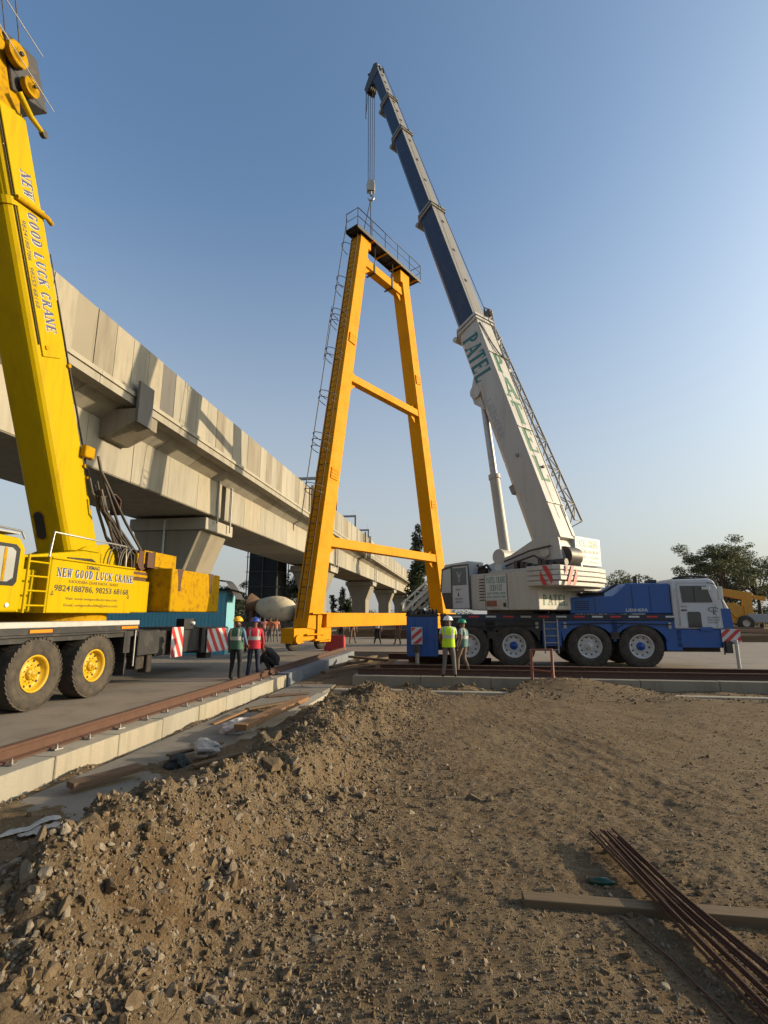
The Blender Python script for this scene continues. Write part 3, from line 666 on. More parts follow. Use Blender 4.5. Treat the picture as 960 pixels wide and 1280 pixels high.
def make_wheel(parent, M, r, w, rim, hub, rimk=.5, holes=10, label=None):
    """wheel whose outer side looks along local +x"""
    e = pempty('wheel', parent, M); h = w/2
    m = MB(M)
    pr = [(-h*.7, r*(rimk+.02)), (-h*.92, r*(rimk+.06)), (-h, r*.78), (-h*.98, r*.90), (-h*.84, r*.975), (-h*.5, r*.992), (h*.5, r*.992), (h*.84, r*.975), (h*.98, r*.90), (h, r*.78), (h*.96, r*.66), (h*.94, r*(rimk+.06)), (h*.72, r*(rimk+.01))]
    m.lathe(pr, (0, 0, 0), (1, 0, 0), 56, 0)
    nl = 40
    for i in range(nl):
        for sg in (-1, 1):
            a = 2*math.pi*(i+(.5 if sg > 0 else 0))/nl; rot = Matrix.Rotation(a, 3, 'X')
            m.box(rot @ Vector((sg*h*.50, 0, r*.974)), (h*.88, r*.13, r*.042), 0, rot @ Matrix.Rotation(sg*.28, 3, 'Z'))
            m.box(rot @ Vector((sg*h*.925, 0, r*.885)), (h*.10, r*.11, r*.05), 0, rot @ Matrix.Rotation(-sg*.5, 3, 'Y'))
    for q in (.70, .74): m.lathe([(h*.955, r*(q-.006)), (h*1.005, r*q), (h*.955, r*(q+.006))], (0, 0, 0), (1, 0, 0), 56, 0)
    m.build('tyre', 'tyre_rubber', e)
    m = MB(M)
    m.lathe([(-h*.6, r*rimk), (h*.70, r*rimk*1.0), (h*.86, r*rimk*1.04), (h*.86, r*rimk*.95), (h*.66, r*rimk*.90), (h*.30, r*rimk*.84), (h*.24, r*rimk*.62), (h*.40, r*rimk*.52), (h*.42, r*rimk*.40), (h*.36, 0)], (0, 0, 0), (1, 0, 0), 40, 0)
    for i in range(holes):
        a = 2*math.pi*i/holes; c = Vector((h*.268, math.cos(a)*r*rimk*.73, math.sin(a)*r*rimk*.73)); m.cyl(c-Vector((.01, 0, 0)), c+Vector((.012, 0, 0)), r*rimk*.075, 10, 1)
        a += math.pi/holes; c = Vector((h*.40, math.cos(a)*r*rimk*.46, math.sin(a)*r*rimk*.46)); m.cyl(c, c+Vector((.035, 0, 0)), r*rimk*.04, 6, 0)
    m.build('rim', [rim, 'black_grease'], e)
    m = MB(M); q = r*rimk
    m.lathe([(h*.38, q*.36), (h*.62, q*.34), (h*.70, q*.28), (h*.72, q*.16), (h*.84, q*.14), (h*.86, 0)], (0, 0, 0), (1, 0, 0), 24, 0)
    for i in range(8):
        a = 2*math.pi*i/8; c = Vector((h*.62, math.cos(a)*q*.27, math.sin(a)*q*.27)); m.cyl(c, c+Vector((.03, 0, 0)), q*.035, 6, 0)
    m.build('hub', hub, e); return e
def ladder(m, p0, p1, width, wv, n, r=.022, mi=0):
    p0 = Vector(p0); p1 = Vector(p1); wv = Vector(wv).normalized()*width/2
    m.tube([p0-wv, p1-wv], r, 6, mi); m.tube([p0+wv, p1+wv], r, 6, mi)
    for i in range(n):
        q = p0.lerp(p1, (i+.5)/n); m.tube([q-wv, q+wv], r*.8, 6, mi)

# ================================================================== YELLOW CRANE (site frame t, s, z)
yc = thing('mobile_crane', 'bright yellow mobile crane with raised boom and yellow wheel hubs at the left edge', 'crane', SITE @ Matrix.Translation((-9.65, 11.0, 0)))
T0 = -8.28
proto = None; lab = 0
for s in (9.47, 11.17, 5.3, 3.6):
    for right in (True, False):
        M = SITE @ Matrix.Translation((T0-.24 if right else -10.80, s, .70)) @ Matrix.Rotation(0 if right else math.pi, 4, 'Z') @ Matrix.Rotation(random.random()*3, 4, 'X')
        if proto is None: proto = make_wheel(yc, M, .70, .46, 'rim_yellow', 'rim_yellow', .5)
        else:
            c = copy_tree(proto, yc, MW[yc.name].inverted() @ M)
def yb(name, mats, boxes, bevel=.0, parent=yc):
    m = MB(SITE)
    for bx in boxes: m.b2(bx[0], bx[1], bx[2] if len(bx) > 2 else 0)
    return m.build(name, mats, parent, bevel=bevel)
yb('chassis', 'black_paint', [((-10.5, 2.6, .72), (-8.85, 18.0, 1.30)), ((-10.9, 2.4, 1.30), (-8.36, 13.0, 1.45))])
yb('deck', ['deck_grey', 'black_paint'], [((-11.0, 2.4, 1.585), (-8.30, 12.72, 1.70), 0), ((-11.0, 7.9, 1.452), (-8.285, 12.70, 1.583), 1), ((-11.0, 2.4, 1.452), (-8.31, 7.89, 1.583), 1)], .01)
yb('marker_lamp', 'orange_lamp', [((-8.283, 9.15, 1.49), (-8.262, 9.72, 1.55))]); yb('marker_lamp', 'orange_lamp', [((-8.283, 11.95, 1.50), (-8.262, 12.6, 1.56))])
yb('mudflap', 'black_paint', [((-9.0, 12.28, .36), (-8.34, 12.32, 1.45)), ((-8.45, 12.2, .9), (-8.34, 12.45, 1.45))])
yb('mudguard', 'black_paint', [((-8.9, 8.5, 1.41), (-8.30, 12.2, 1.45)), ((-8.9, 7.9, .6), (-8.34, 7.94, 1.45))])
m = MB(SITE); m.tube([(-8.33, 12.62, 1.45), (-8.33, 12.62, .55)], .025, 8); m.build('support_rod', 'steel', yc)
yb('outrigger_box', 'black_paint', [((-11.0, 12.78, .78), (-8.32, 13.75, 1.43)), ((-10.9, 13.75, .70), (-8.42, 17.95, 1.40)), ((-11.0, 16.2, .62), (-8.31, 18.1, 1.42))], .02)
for bx in (((-8.75, 12.95, .42), (-8.45, 13.3, .78)), ((-8.7, 13.4, .30), (-8.42, 13.62, .78)), ((-8.85, 16.9, .4), (-8.5, 17.3, .7))): yb('outrigger_jack', 'black_grease', [bx], .02)
m = MB(SITE); stripes(m, (-8.262, 14.27, .62), (0, 1, 0), (0, 0, 1), .64, .86, .36, .62, 1, mi_white=0, phase=.2); m.build('warning_board', ['sign_white', 'red_paint'], yc, recalc=False)
m = MB(SITE); stripes(m, (-8.262, 16.45, .61), (0, 1, 0), (0, 0, 1), 1.58, .77, .50, .85, 1, phase=.35); m.build('warning_board', ['sign_white', 'red_paint'], yc, recalc=False)
m = MB(SITE); m.b2((-8.6, 15.05, 1.40), (-8.34, 15.75, 1.72)); m.lathe([(0, .05), (.1, .05), (.1, .0)], (-8.34, 15.5, 1.58), (1, 0, 0), 12, 1); m.build('rear_lamp', ['black_paint', 'lens'], yc)
# carrier cab, mostly outside the picture
m = MB(SITE); m.prism([(-1.0, .7), (2.3, .7), (2.3, 2.5), (-.55, 2.5), (-1.0, 1.6)], (-10.95, 0, 0), (0, 1, 0), (0, 0, 1), (2.6, 0, 0)); cc = m.build('carrier_cab', 'yellow_paint', yc, bevel=.05)
yb('window', 'window_glass', [((-8.352, -.3, 1.55), (-8.335, 1.4, 2.3))], parent=cc)
m = MB(SITE); m.cyl((-9.65, 11.3, 1.70), (-9.65, 11.3, 1.93), 1.15, 40, 0); m.build('slew_ring', 'yellow_worn', yc)
# superstructure
yb('body', ['yellow_paint', 'yellow_worn'], [((-11.05, 8.9, 1.90), (-8.62, 13.5, 2.75), 0), ((-10.95, 12.4, 2.70), (-8.75, 13.5, 3.05), 1)], .02)
m = MB(SITE); m.b2((-9.3, 9.52, 1.88), (-8.30, 12.28, 2.98)); m.b2((-9.3, 9.50, 2.985), (-8.27, 12.30, 3.03))
sp = m.build('side_panel', 'yellow_paint', yc, bevel=.012)
TX = -8.2965
m = MB(SITE); E_ = (0, 1, 0); Z_ = (0, 0, 1)
def yt(s, z): return (TX, s, z)
LM = ['ink_navy', 'ink_black', 'sign_white', 'ink_red']
def line(parent, mats, M, *fns):
    m = MB(M)
    for f in fns: f(m)
    return m.build('lettering', mats, parent, recalc=False)
line(sp, LM, SITE, lambda m: plain(m, 'DEMAG', yt(10.55, 2.855), E_, Z_, .075, .42, 1, .03))
line(sp, LM, SITE, lambda m: serif(m, 'NEW GOOD LUCK CRANE', (TX-.0015, 9.705, 2.625), E_, Z_, .185, .148, 2, 0, .86, .5, 1.3), lambda m: serif(m, 'NEW GOOD LUCK CRANE', yt(9.69, 2.635), E_, Z_, .185, .148, 0, 0, .86, .5, 1.3))
line(sp, LM, SITE, lambda m: plain(m, 'KADODARA CHAR RASTA - SURAT', yt(10.05, 2.52), E_, Z_, .062, 1.65, 3, .008))
line(sp, LM, SITE, lambda m: plain(m, '9824188786, 98253 68168', yt(9.66, 2.335), E_, Z_, .125, 2.45, 1, .012))
line(sp, LM, SITE, lambda m: plain(m, 'Visit: www.newgoodluckcrane.com', yt(10.0, 2.16), E_, Z_, .055, 1.7, 3, .006)); line(sp, LM, SITE, lambda m: plain(m, 'Email: newgoodluck86@yahoo.com', yt(9.98, 2.02), E_, Z_, .055, 1.75, 3, .006))
for s in (9.6, 12.1):
    m = MB(SITE); m.tube([(TX, s, 2.24), (TX, s+.05, 2.30), (TX, s+.02, 2.33), (TX, s-.02, 2.25), (TX, s+.07, 2.25)], .006, 5, 0); m.build('painted_mark', 'ink_black', sp, recalc=False)
m = MB(SITE); ladder(m, (-8.30, 9.20, 1.88), (-8.30, 9.20, 3.02), .52, (0, 1, 0), 4, .026); m.b2((-8.42, 8.86, 1.9), (-8.36, 8.90, 3.0)); m.build('ladder', 'yellow_paint', yc)
m = MB(SITE); p = [(-8.36, 9.50, 3.02), (-8.36, 9.56, 3.55), (-8.36, 11.95, 3.55), (-8.36, 12.0, 3.02)]
m.tube(p, .022, 8); m.tube([(-8.36, 9.5, 3.02), (-8.36, 9.53, 3.3)], .02, 8); m.build('railing', 'steel', yc)
cab = None
m = MB(SITE); m.prism([(6.5, 1.89), (8.86, 1.89), (8.86, 3.1), (8.72, 3.30), (6.9, 3.36), (6.62, 3.1), (6.4, 2.5)], (-9.22, 0, 0), (0, 1, 0), (0, 0, 1), (.90, 0, 0))
cab = m.build('operator_cab', 'yellow_paint', yc, bevel=.05, seg=2)
m = MB(SITE); m.prism([(6.75, 2.38), (8.66, 2.38), (8.72, 2.46), (8.72, 3.08), (8.62, 3.16), (7.0, 3.16), (6.75, 2.9)], (-8.318, 0, 0), (0, 1, 0), (0, 0, 1), (.012, 0, 0), 0)
m.prism([(6.85, 2.45), (8.50, 2.45), (8.62, 2.53), (8.62, 3.03), (8.53, 3.09), (7.05, 3.09), (6.85, 2.86)], (-8.304, 0, 0), (0, 1, 0), (0, 0, 1), (.006, 0, 0), 1)
for z0, z1 in ((2.45, 3.09),): m.b2((-8.297, 8.36, 2.46), (-8.290, 8.42, 3.08), 2)
m.build('window', ['mirror_black', 'painted_view_glass', 'yellow_worn'], cab)
m = MB(SITE); m.b2((-9.2, 6.9, 3.37), (-8.35, 8.7, 3.40)); m.tube([(-8.36, 7.0, 3.47), (-8.36, 8.74, 3.44), (-8.36, 8.84, 3.3)], .02, 6); m.build('roof_rail', 'steel', cab)
m = MB(SITE); m.ball((-8.31, 8.58, 2.02), .045, 0, 8, (.5, 1, 1)); m.build('lamp', 'lens', cab)
# boom
A0 = Vector((0, 11.89, 3.42)); AX = Vector((0, -.380, .925)); FR = Vector((0, -.925, -.380)); TR = -9.1; TL = -10.05
def bp(a, f, t=0.0): q = A0+AX*a+FR*f; return Vector((t, q.y, q.z))
def boom_sec(m, a0, a1, f0, f1, t0, t1, rad, mi=0, k=4):
    """tube of the boom with its two underside corners rounded"""
    pts = [(t0, f0), (t1, f0)]
    for i in range(k+1): q = math.pi/2*i/k; pts.append((t1-rad+rad*math.cos(q), f1-rad+rad*math.sin(q)))
    for i in range(k+1): q = math.pi/2*i/k; pts.append((t0+rad-rad*math.sin(q), f1-rad+rad*math.cos(q)))
    n = len(pts); A = [bp(a0, f, t) for t, f in pts]; Bv = [bp(a1, f, t) for t, f in pts]
    m.add(A+Bv, [(i, (i+1) % n, n+(i+1) % n, n+i) for i in range(n)], mi, False); m.add(A, [tuple(range(n))], mi); m.add(Bv, [tuple(range(n-1, -1, -1))], mi)
m = MB(SITE); boom_sec(m, -1.5, 8.0, 0, .96, TL, TR, .20); b1 = m.build('boom_section', 'yellow_paint', yc)
for a0, a1 in ((7.84, 8.0), (-.3, -.12)):
    m = MB(SITE); boom_sec(m, a0, a1, -.04, 1.0, TL-.04, TR+.04, .22); m.build('collar', 'yellow_paint', b1, bevel=.01)
m = MB(SITE); boom_sec(m, 7.9, 9.9, .07, .88, TL+.06, TR-.05, .17); b2_ = m.build('boom_section', 'yellow_paint', yc)
m = MB(SITE); m.prism([(4.75, .20), (4.75, .74), (9.8, .74), (9.8, .08), (5.1, .03)], A0+Vector((TR, 0, 0)), AX, FR, (.035, 0, 0)); pl = m.build('side_plate', 'yellow_paint', b1, bevel=.008)
XL = TR+.0375; LB = ['ink_navy', 'sign_white', 'ink_black', 'ink_red']
for tx, a_ in (('NEW', 8.66), ('GOOD LUCK CRANE', 7.84)):
    line(pl, LB, SITE, lambda m: serif(m, tx, bp(a_-.012, .515, XL-.0012), -AX, -FR, .28, .182, 1, .10, .86, .5, 1.35), lambda m: serif(m, tx, bp(a_, .50, XL), -AX, -FR, .28, .182, 0, .10, .86, .5, 1.35))
line(pl, LB, SITE, lambda m: plain(m, '9824188786', bp(7.6, .70, XL), -AX, -FR, .105, .82, 2, .004, .15)); line(pl, LB, SITE, lambda m: plain(m, '98253 68168', bp(6.65, .70, XL), -AX, -FR, .105, .85, 2, .004, .15))
m = MB(SITE); pts = []
for i in range(24): a = 2*math.pi*i/24; pts.append((.30+(.20 if math.cos(a) > 0 else -.20)*1+.13*math.cos(a), .13*math.sin(a)))
m.prism(pts, bp(.62, .963, -9.72), AX, (1, 0, 0), FR*.004, 0); pl2 = [(p[0]*1.14-.05, p[1]*1.35) for p in pts]
m.prism(pl2, bp(.62, .9605, -9.72), AX, (1, 0, 0), FR*.0015, 1); m.build('access_hole', ['mirror_black', 'yellow_worn'], b1)
m = MB(SITE); m.prism([(-.75, -.16), (-.15, -.16), (-.15, .16), (-.75, .16)], bp(0, .962, -9.72), AX, (1, 0, 0), FR*.02, 0); m.build('cover_plate', 'yellow_paint', b1, bevel=.01)
m = MB(SITE); m.tube([bp(8.0, .78, TR+.08), bp(7.85, .0, TR+.10), bp(7.78, -.18, TR+.05)], .055, 10); m.build('hose_bracket', 'yellow_worn', yc)
for a, f in ((4.95, .60), (4.6, -.02), (2.2, .0), (1.9, -.03)):
    m = MB(SITE); m.cyl(bp(a, f, TR-.02), bp(a, f, TR+.06), .05, 10); m.build('fitting', 'yellow_worn', b1)
m = MB(SITE); m.b2((TR+.0, A0.y-1.02, 5.65), (TR+.16, A0.y-.68, 5.95)); m.build('valve_box', 'yellow_worn', b1, bevel=.02)
m = MB(SITE); m.tube([bp(4.6, -.06, TR), bp(2.4, -.07, TR+.03)], .018, 6); m.tube([bp(7.1, -.05, TR), bp(4.6, -.06, TR)], .014, 6); m.tube([bp(6.1, -.07, TR-.04), bp(1.6, -.16, TR-.05)], .02, 6); m.tube([bp(5.0, .78, TR+.015), bp(10.0, .80, TR+.015)], .012, 6, 0); m.build('cable', 'black_grease', yc)
# head of the boom: sheaves, cheek plates, dark box, rope guides
m = MB(SITE)
for t in (TR-.10, TL+.10, -9.58): m.prism([(9.75, .10), (9.75, .85), (11.0, 1.05), (11.5, .75), (11.5, .25), (11.0, -.10)], A0+Vector((t-.02, 0, 0)), AX, FR, (.04, 0, 0))
for q in range(5): m.b2((TL+.05, A0.y-4.05-.1*q, 13.2+.17*q), (TR-.14, A0.y-4.6-.1*q, 13.28+.17*q), 1)
hd = m.build('boom_head', ['yellow_worn', 'rust_dark'], yc)
def sheave(a, f, t, r, nm='sheave'):
    m = MB(SITE); m.lathe([(-.05, r*.3), (-.05, r*.82), (-.06, r), (-.02, r*.86), (.02, r*.86), (.06, r), (.05, r*.82), (.05, r*.42), (.09, r*.40), (.09, r*.2), (.12, r*.18), (.12, 0)], bp(a, f, t), (1, 0, 0), 28, 0)
    m.lathe([(.121, r*.18), (.16, r*.16), (.16, 0)], bp(a, f, t), (1, 0, 0), 12, 1); m.build(nm, ['yellow_worn', 'black_grease'], hd)
for t in (-9.0, -9.3, -9.82): sheave(11.0, .12, t, .25)
sheave(10.5, -.10, -8.98, .2); sheave(11.0, .74, -8.98, .24); sheave(10.7, .1, -9.4, .22)
m = MB(SITE); m.prism([(10.32, -.74), (11.38, -.66), (11.42, -.40), (11.42, .2), (10.3, .25)], A0+Vector((-9.9, 0, 0)), AX, FR, (.78, 0, 0)); m.build('tool_box', 'black_grease', hd, bevel=.02)
m = MB(SITE); m.tube([bp(12.2, .85, -8.85), bp(11.75, .2, -8.85), bp(11.4, -.64, -8.95)], .012, 6); m.tube([bp(11.25, .75, -8.83), bp(10.9, .3, -8.83), bp(10.34, -.72, -8.95)], .012, 6); m.build('rope_guard', 'deck_grey', hd)
m = MB(SITE); m.tube([bp(10.2, .30, -8.95), bp(9.85, .05, -8.95), bp(9.68, -.30, -8.98)], [.07, .06, .045], 10); m.cyl(bp(9.68, -.30, -9.03), bp(9.68, -.30, -8.93), .085, 12, 1); m.build('rope_anchor', ['yellow_paint', 'black_grease'], hd)
m = MB(SITE)
for t, f in ((-9.0, .0), (-9.3, .02), (-8.96, .62)): m.tube([bp(11.1, f, t), bp(14.5, f-.35, t+.02)], .012, 6)
m.build('hoist_rope', 'dark_steel', yc)
# boom foot cheeks, hood, hoses, winch, counterweight
m = MB(SITE)
for t in (-9.06, -10.13): m.prism([(10.1, 2.6), (13.2, 2.6), (12.7, 3.35), (12.1, 3.65), (11.4, 3.5), (10.4, 3.05)], (t, 0, 0), (0, 1, 0), (0, 0, 1), (.05, 0, 0))
m.prism([(9.5, 2.75), (11.9, 2.75), (11.9, 3.36), (11.2, 3.36), (9.5, 3.06)], (-9.3, 0, 0), (0, 1, 0), (0, 0, 1), (.35, 0, 0)); m.build('boom_foot', 'yellow_paint', yc, bevel=.015)
m = MB(SITE); m.tube([(-8.94, 10.7, 3.12), (-8.94, 11.5, 3.16), (-8.94, 11.75, 3.05)], .035, 8); m.build('grab_handle', 'black_grease', yc)
m = MB(SITE); rr = random.Random(4)
for i in range(13):
    t = -8.9+rr.uniform(-.18, .15); a = bp(rr.uniform(1.3, 2.6), -.02-rr.random()*.22, t); e = Vector((t+rr.uniform(-.2, .1), 12.4+rr.random()*1.1, 3.0))
    m.tube([a, a+Vector((.03, .12, -.35)), a.lerp(e, .5)+Vector((.05, rr.uniform(-.05, .35), -.1)), e+Vector((0, rr.uniform(-.25, .25), .45)), e], rr.uniform(.022, .04), 7)
for i in range(6):
    t = -8.85+rr.uniform(-.1, .1); s = 12.0+rr.random()*.6; pts = []
    for k in range(9): a = math.pi*k/8; pts.append((t, s+.28-.28*math.cos(a), 3.05+(.55+rr.random()*.03)*math.sin(a)))
    m.tube(pts, .022, 7)
m.build('hydraulic_hose', 'dark_steel', yc)
m = MB(SITE)
for i in range(8): m.tube([(-8.9-.04*i, 11.75, 4.9-.03*i), (-8.88-.04*i, 12.05, 4.95), (-8.9-.04*i, 12.3, 4.85), (-8.9-.04*i, 12.32, 4.45)], .02, 6)
m.build('hose_bundle', 'rust', yc)
m = MB(SITE); m.cyl((-10.2, 14.1, 3.42), (-8.75, 14.1, 3.36), .22, 20, 0); m.cyl((-8.76, 14.1, 3.36), (-8.70, 14.1, 3.36), .27, 24, 1); m.cyl((-10.26, 14.1, 3.42), (-10.2, 14.1, 3.42), .3, 24, 0)
m.cyl((-10.2, 13.2, 3.28), (-8.75, 13.2, 3.28), .22, 18, 0); m.cyl((-8.75, 13.2, 3.28), (-8.69, 13.2, 3.28), .22, 20, 1)
for i in range(16): m.b2((-9.1+rr.uniform(-.3, .3), 12.9+rr.random()*2.0, 3.05+rr.random()*.3), (-8.75+rr.uniform(-.1, .2), 13.0+rr.random()*2.0, 3.3+rr.random()*.35), i % 2)
m.build('winch', ['yellow_worn', 'rust'], yc, bevel=.01)
m = MB(SITE); m.b2((-10.9, 12.3, 1.9), (-8.72, 13.55, 3.0), 0)
for i in range(6): m.b2((-8.72, 12.32, 1.98+i*.175), (-8.69, 13.5, 2.05+i*.175), 1)
m.build('radiator_grille', ['rust', 'yellow_worn'], yc)
m = MB(SITE); m.b2((-11.3, 13.62, 1.92), (-8.02, 16.62, 3.14)); cw = m.build('counterweight', 'yellow_worn', yc, bevel=.04, seg=2)
for s in (14.05, 15.95):
    m = MB(SITE); m.prism([(-.16, .32), (.16, .32), (.07, -.08), (.07, -.32), (-.07, -.32), (-.07, -.08)], (-8.025, s, 2.83), (0, 1, 0), (0, 0, 1), (.012, 0, 0)); m.build('lifting_slot', 'rust_dark', cw)

# ================================================================== WHITE AND BLUE CRANE
ca, sa = math.cos(R(6)), math.sin(R(6))
TRK = frame((4.65, 18.85, 0.0), (ca, -sa, 0), (sa, ca, 0), (0, 0, 1))
wc = thing('mobile_crane', 'white and blue mobile crane with a long dark telescopic boom lifting the yellow frame', 'crane', TRK @ Matrix.Translation((1.5, 1.35, 0)))
def wb(name, mats, boxes, bevel=.0, parent=wc, M=TRK):
    m = MB(M)
    for bx in boxes: m.b2(bx[0], bx[1], bx[2] if len(bx) > 2 else 0)
    return m.build(name, mats, parent, bevel=bevel)
proto = {}
for i, x in enumerate((-1.62, 0.0, 2.62, 4.36)):
    hubm = 'hub_blue' if i in (1, 3) else 'rim_white'
    for near in (True, False):
        M = TRK @ Matrix.Translation((x, .24 if near else 2.46, .75)) @ Matrix.Rotation(R(-90 if near else 90), 4, 'Z') @ Matrix.Rotation(random.random()*3, 4, 'X')
        if hubm not in proto: proto[hubm] = make_wheel(wc, M, .75, .48, 'rim_white', hubm, .54)
        else: copy_tree(proto[hubm], wc, MW[wc.name].inverted() @ M)
wb('chassis', ['black_paint', 'navy_paint'], [((-3.7, .55, .55), (7.2, 2.15, 1.3), 0), ((-2.5, .05, 1.28), (2.0, 2.65, 1.62), 0), ((-2.6, .02, 1.625), (5.5, 2.68, 1.86), 1)], .01)
def arch(m, x, mi):
    pts = [];
    for i in range(9): a = math.pi*(.08+.84*i/8); pts.append((x-.93*math.cos(a), .70+.93*math.sin(a)*.86))
    out = pts+[(x+1.0, 1.64), (x-1.0, 1.64)]
    m.prism(out, (0, .035, 0), (1, 0, 0), (0, 0, 1), (0, .5, 0), mi)
m = MB(TRK); arch(m, 2.62, 0); arch(m, 4.36, 0); m.b2((1.02, .04, .75), (1.66, .5, 1.63), 0); m.b2((5.2, .06, .62), (5.72, .5, 1.63), 0); m.build('mudguard', 'blue_paint', wc)
m = MB(TRK); arch(m, -1.62, 0); arch(m, 0, 0); m.build('mudguard', 'black_paint', wc)
m = MB(TRK)
for i, x in enumerate(np.arange(-2.2, 5.3, .62)): m.b2((x, .006, 1.74), (x+.36, .016, 1.80), i % 2)
m.build('reflective_tape', ['sign_white', 'red_paint'], wc)
m = MB(TRK); ladder(m, (1.30, .0, .5), (1.30, .0, 1.7), .46, (1, 0, 0), 5, .03); m.build('ladder', 'galv_grey', wc)
# rear box with outrigger
m = MB(TRK); m.b2((-3.85, .1, .35), (-2.7, 2.6, 1.78), 0); m.b2((-3.88, .06, 1.785), (-2.66, 2.65, 1.86), 1)
for i in range(5): m.b2((-3.8+i*.24, .085, .45), (-3.76+i*.24, .10, 1.7), 0)
m.build('rear_box', ['blue_paint', 'black_grease'], wc, bevel=.02)
m = MB(TRK); rr = random.Random(2)
for i in range(26): x = -3.85+i*.045; m.bar((x, .1+rr.random()*.3, 1.85), (x+rr.uniform(-.05, .05), .1+rr.random()*.5, 1.95+rr.random()*.10), .05, .05)
m.build('rope_pile', 'black_grease', wc)
m = MB(TRK); m.cyl((-3.45, -.22, .04), (-3.45, -.22, 1.1), .07, 12, 0); m.cyl((-3.45, -.22, 0.0), (-3.45, -.22, .06), .3, 20, 1); m.cyl((-3.45, -.22, .5), (-3.45, -.22, 1.35), .11, 12, 1); jk = m.build('outrigger_jack', ['steel', 'dark_steel'], wc)
m = MB(TRK); o = (-3.64, -.345, .82); m.b2((-3.66, -.33, .80), (-3.26, -.30, 1.40), 0); stripes(m, o, (1, 0, 0), (0, 0, 1), .36, .56, .36, -1.2, 1, phase=.1); m.build('warning_board', ['sign_white', 'red_paint'], wc, recalc=False)
m = MB(TRK)
m.b2((-2.45, .12, .75), (-2.2, .5, 1.25), 1)
m.b2((5.22, .10, .60), (5.50, .5, 1.0), 0); m.tube([(-2.5, .0, 1.45), (-1.0, -.01, 1.42), (.9, -.01, 1.47)], .022, 6, 0); m.tube([(1.7, -.0, 1.50), (3.4, -.01, 1.56), (5.4, -.0, 1.50)], .02, 6, 0)
for x in (-2.3, .78, 1.75, 5.3): m.b2((x, -.005, 1.36), (x+.10, .03, 1.58), 1)
for x in (-.75, 3.5): m.b2((x-.14, .02, 1.0), (x+.14, .4, 1.25), 0); m.tube([(x, .05, 1.2), (x+.1, .02, 1.4), (x+.3, .03, 1.5)], .02, 6, 0)
m.build('underframe_gear', ['black_grease', 'galv_grey'], wc)
m = MB(TRK)
for i in range(14): x = .6+rr.random()*1.5; y = .2+rr.random()*1.2; m.b2((x, y, 1.86), (x+.1+rr.random()*.3, y+.15+rr.random()*.25, 1.9+rr.random()*.28), i % 2)
m.tube([(.7, .3, 1.9), (1.1, .25, 2.12), (1.6, .3, 2.05), (2.0, .35, 2.3)], .035, 7, 0); m.tube([(.5, .2, 1.88), (1.3, .15, 2.0), (1.9, .25, 1.95)], .03, 7, 0); m.build('deck_gear', ['black_grease', 'navy_paint'], wc, bevel=.01)
# engine cover
m = MB(TRK); m.prism([(2.02, 1.87), (5.50, 1.87), (5.50, 2.93), (4.05, 2.95), (3.72, 2.62), (3.55, 2.5), (2.02, 2.44)], (0, .06, 0), (1, 0, 0), (0, 0, 1), (0, 2.55, 0)); ec = m.build('engine_cover', 'blue_paint', wc, bevel=.04, seg=2)
for x in (2.9, 4.2, 4.8): m = MB(TRK); m.b2((x, .05, 1.95), (x+.012, .062, 2.40 if x < 3.5 else 2.85)); m.build('panel_seam', 'navy_paint', ec)
m = MB(TRK)
for i in range(5): m.b2((2.2, .05, 2.0+i*.07), (2.7, .062, 2.03+i*.07))
m.build('vent', 'navy_paint', ec)
m = MB(TRK); m.cyl((4.7, 1.0, 2.9), (4.7, 1.0, 3.25), .09, 12); m.build('exhaust_pipe', 'navy_paint', ec)
m = MB(TRK); m.b2((4.9, .30, 2.94), (5.2, .7, 3.08)); m.build('air_box', 'navy_paint', ec, bevel=.02)
m = MB(TRK); m.b2((2.3, .5, 2.44), (3.4, 1.6, 2.62)); m.build('top_cover', 'navy_paint', ec, bevel=.02)
m = MB(TRK); plain(m, 'LIEBHERR', (3.95, .056, 1.95), (1, 0, 0), (0, 0, 1), .10, .75, 0, .02); m.build('lettering', 'sign_white', ec, recalc=False)
m = MB(TRK); m.tube([(2.1, .4, 2.44), (2.3, .4, 2.55), (3.3, .5, 2.62), (3.9, .6, 2.95)], .05, 8); m.tube([(1.7, .5, 1.87), (1.7, .5, 2.35), (2.0, .5, 2.45)], .06, 8); m.build('pipe', 'black_paint', wc)
# truck cab
out = [(5.53, 1.36), (7.42, 1.36), (7.38, 2.05), (6.98, 3.02), (6.8, 3.10), (5.53, 3.06)]
m = MB(TRK); m.prism(out, (0, .02, 0), (1, 0, 0), (0, 0, 1), (0, 2.6, 0), 0); tc = m.build('truck_cab', 'cab_white', wc, bevel=.05, seg=2)
m = MB(TRK); m.prism([(5.86, 2.26), (6.86, 2.26), (6.70, 2.84), (5.82, 2.84)], (0, .004, 0), (1, 0, 0), (0, 0, 1), (0, .012, 0), 0); m.b2((6.25, -.001, 2.27), (6.29, .006, 2.83), 1); m.build('window', ['window_glass', 'mirror_black'], tc)
m = MB(TRK); m.prism([(5.98, 1.40), (6.42, 1.40), (6.42, 1.90), (6.36, 1.94), (6.02, 1.94), (5.98, 1.90)], (0, .004, 0), (1, 0, 0), (0, 0, 1), (0, .012, 0)); m.build('footwell_window', 'window_glass', tc)
m = MB(TRK); m.prism([(0, 0), (2.3, 0), (2.2, .85), (.1, .85)], (7.404, .17, 2.10), (0, 1, 0), Vector((-.382, 0, .924)), (.014, 0, .006)); m.build('windscreen', 'window_glass', tc)
m = MB(TRK)
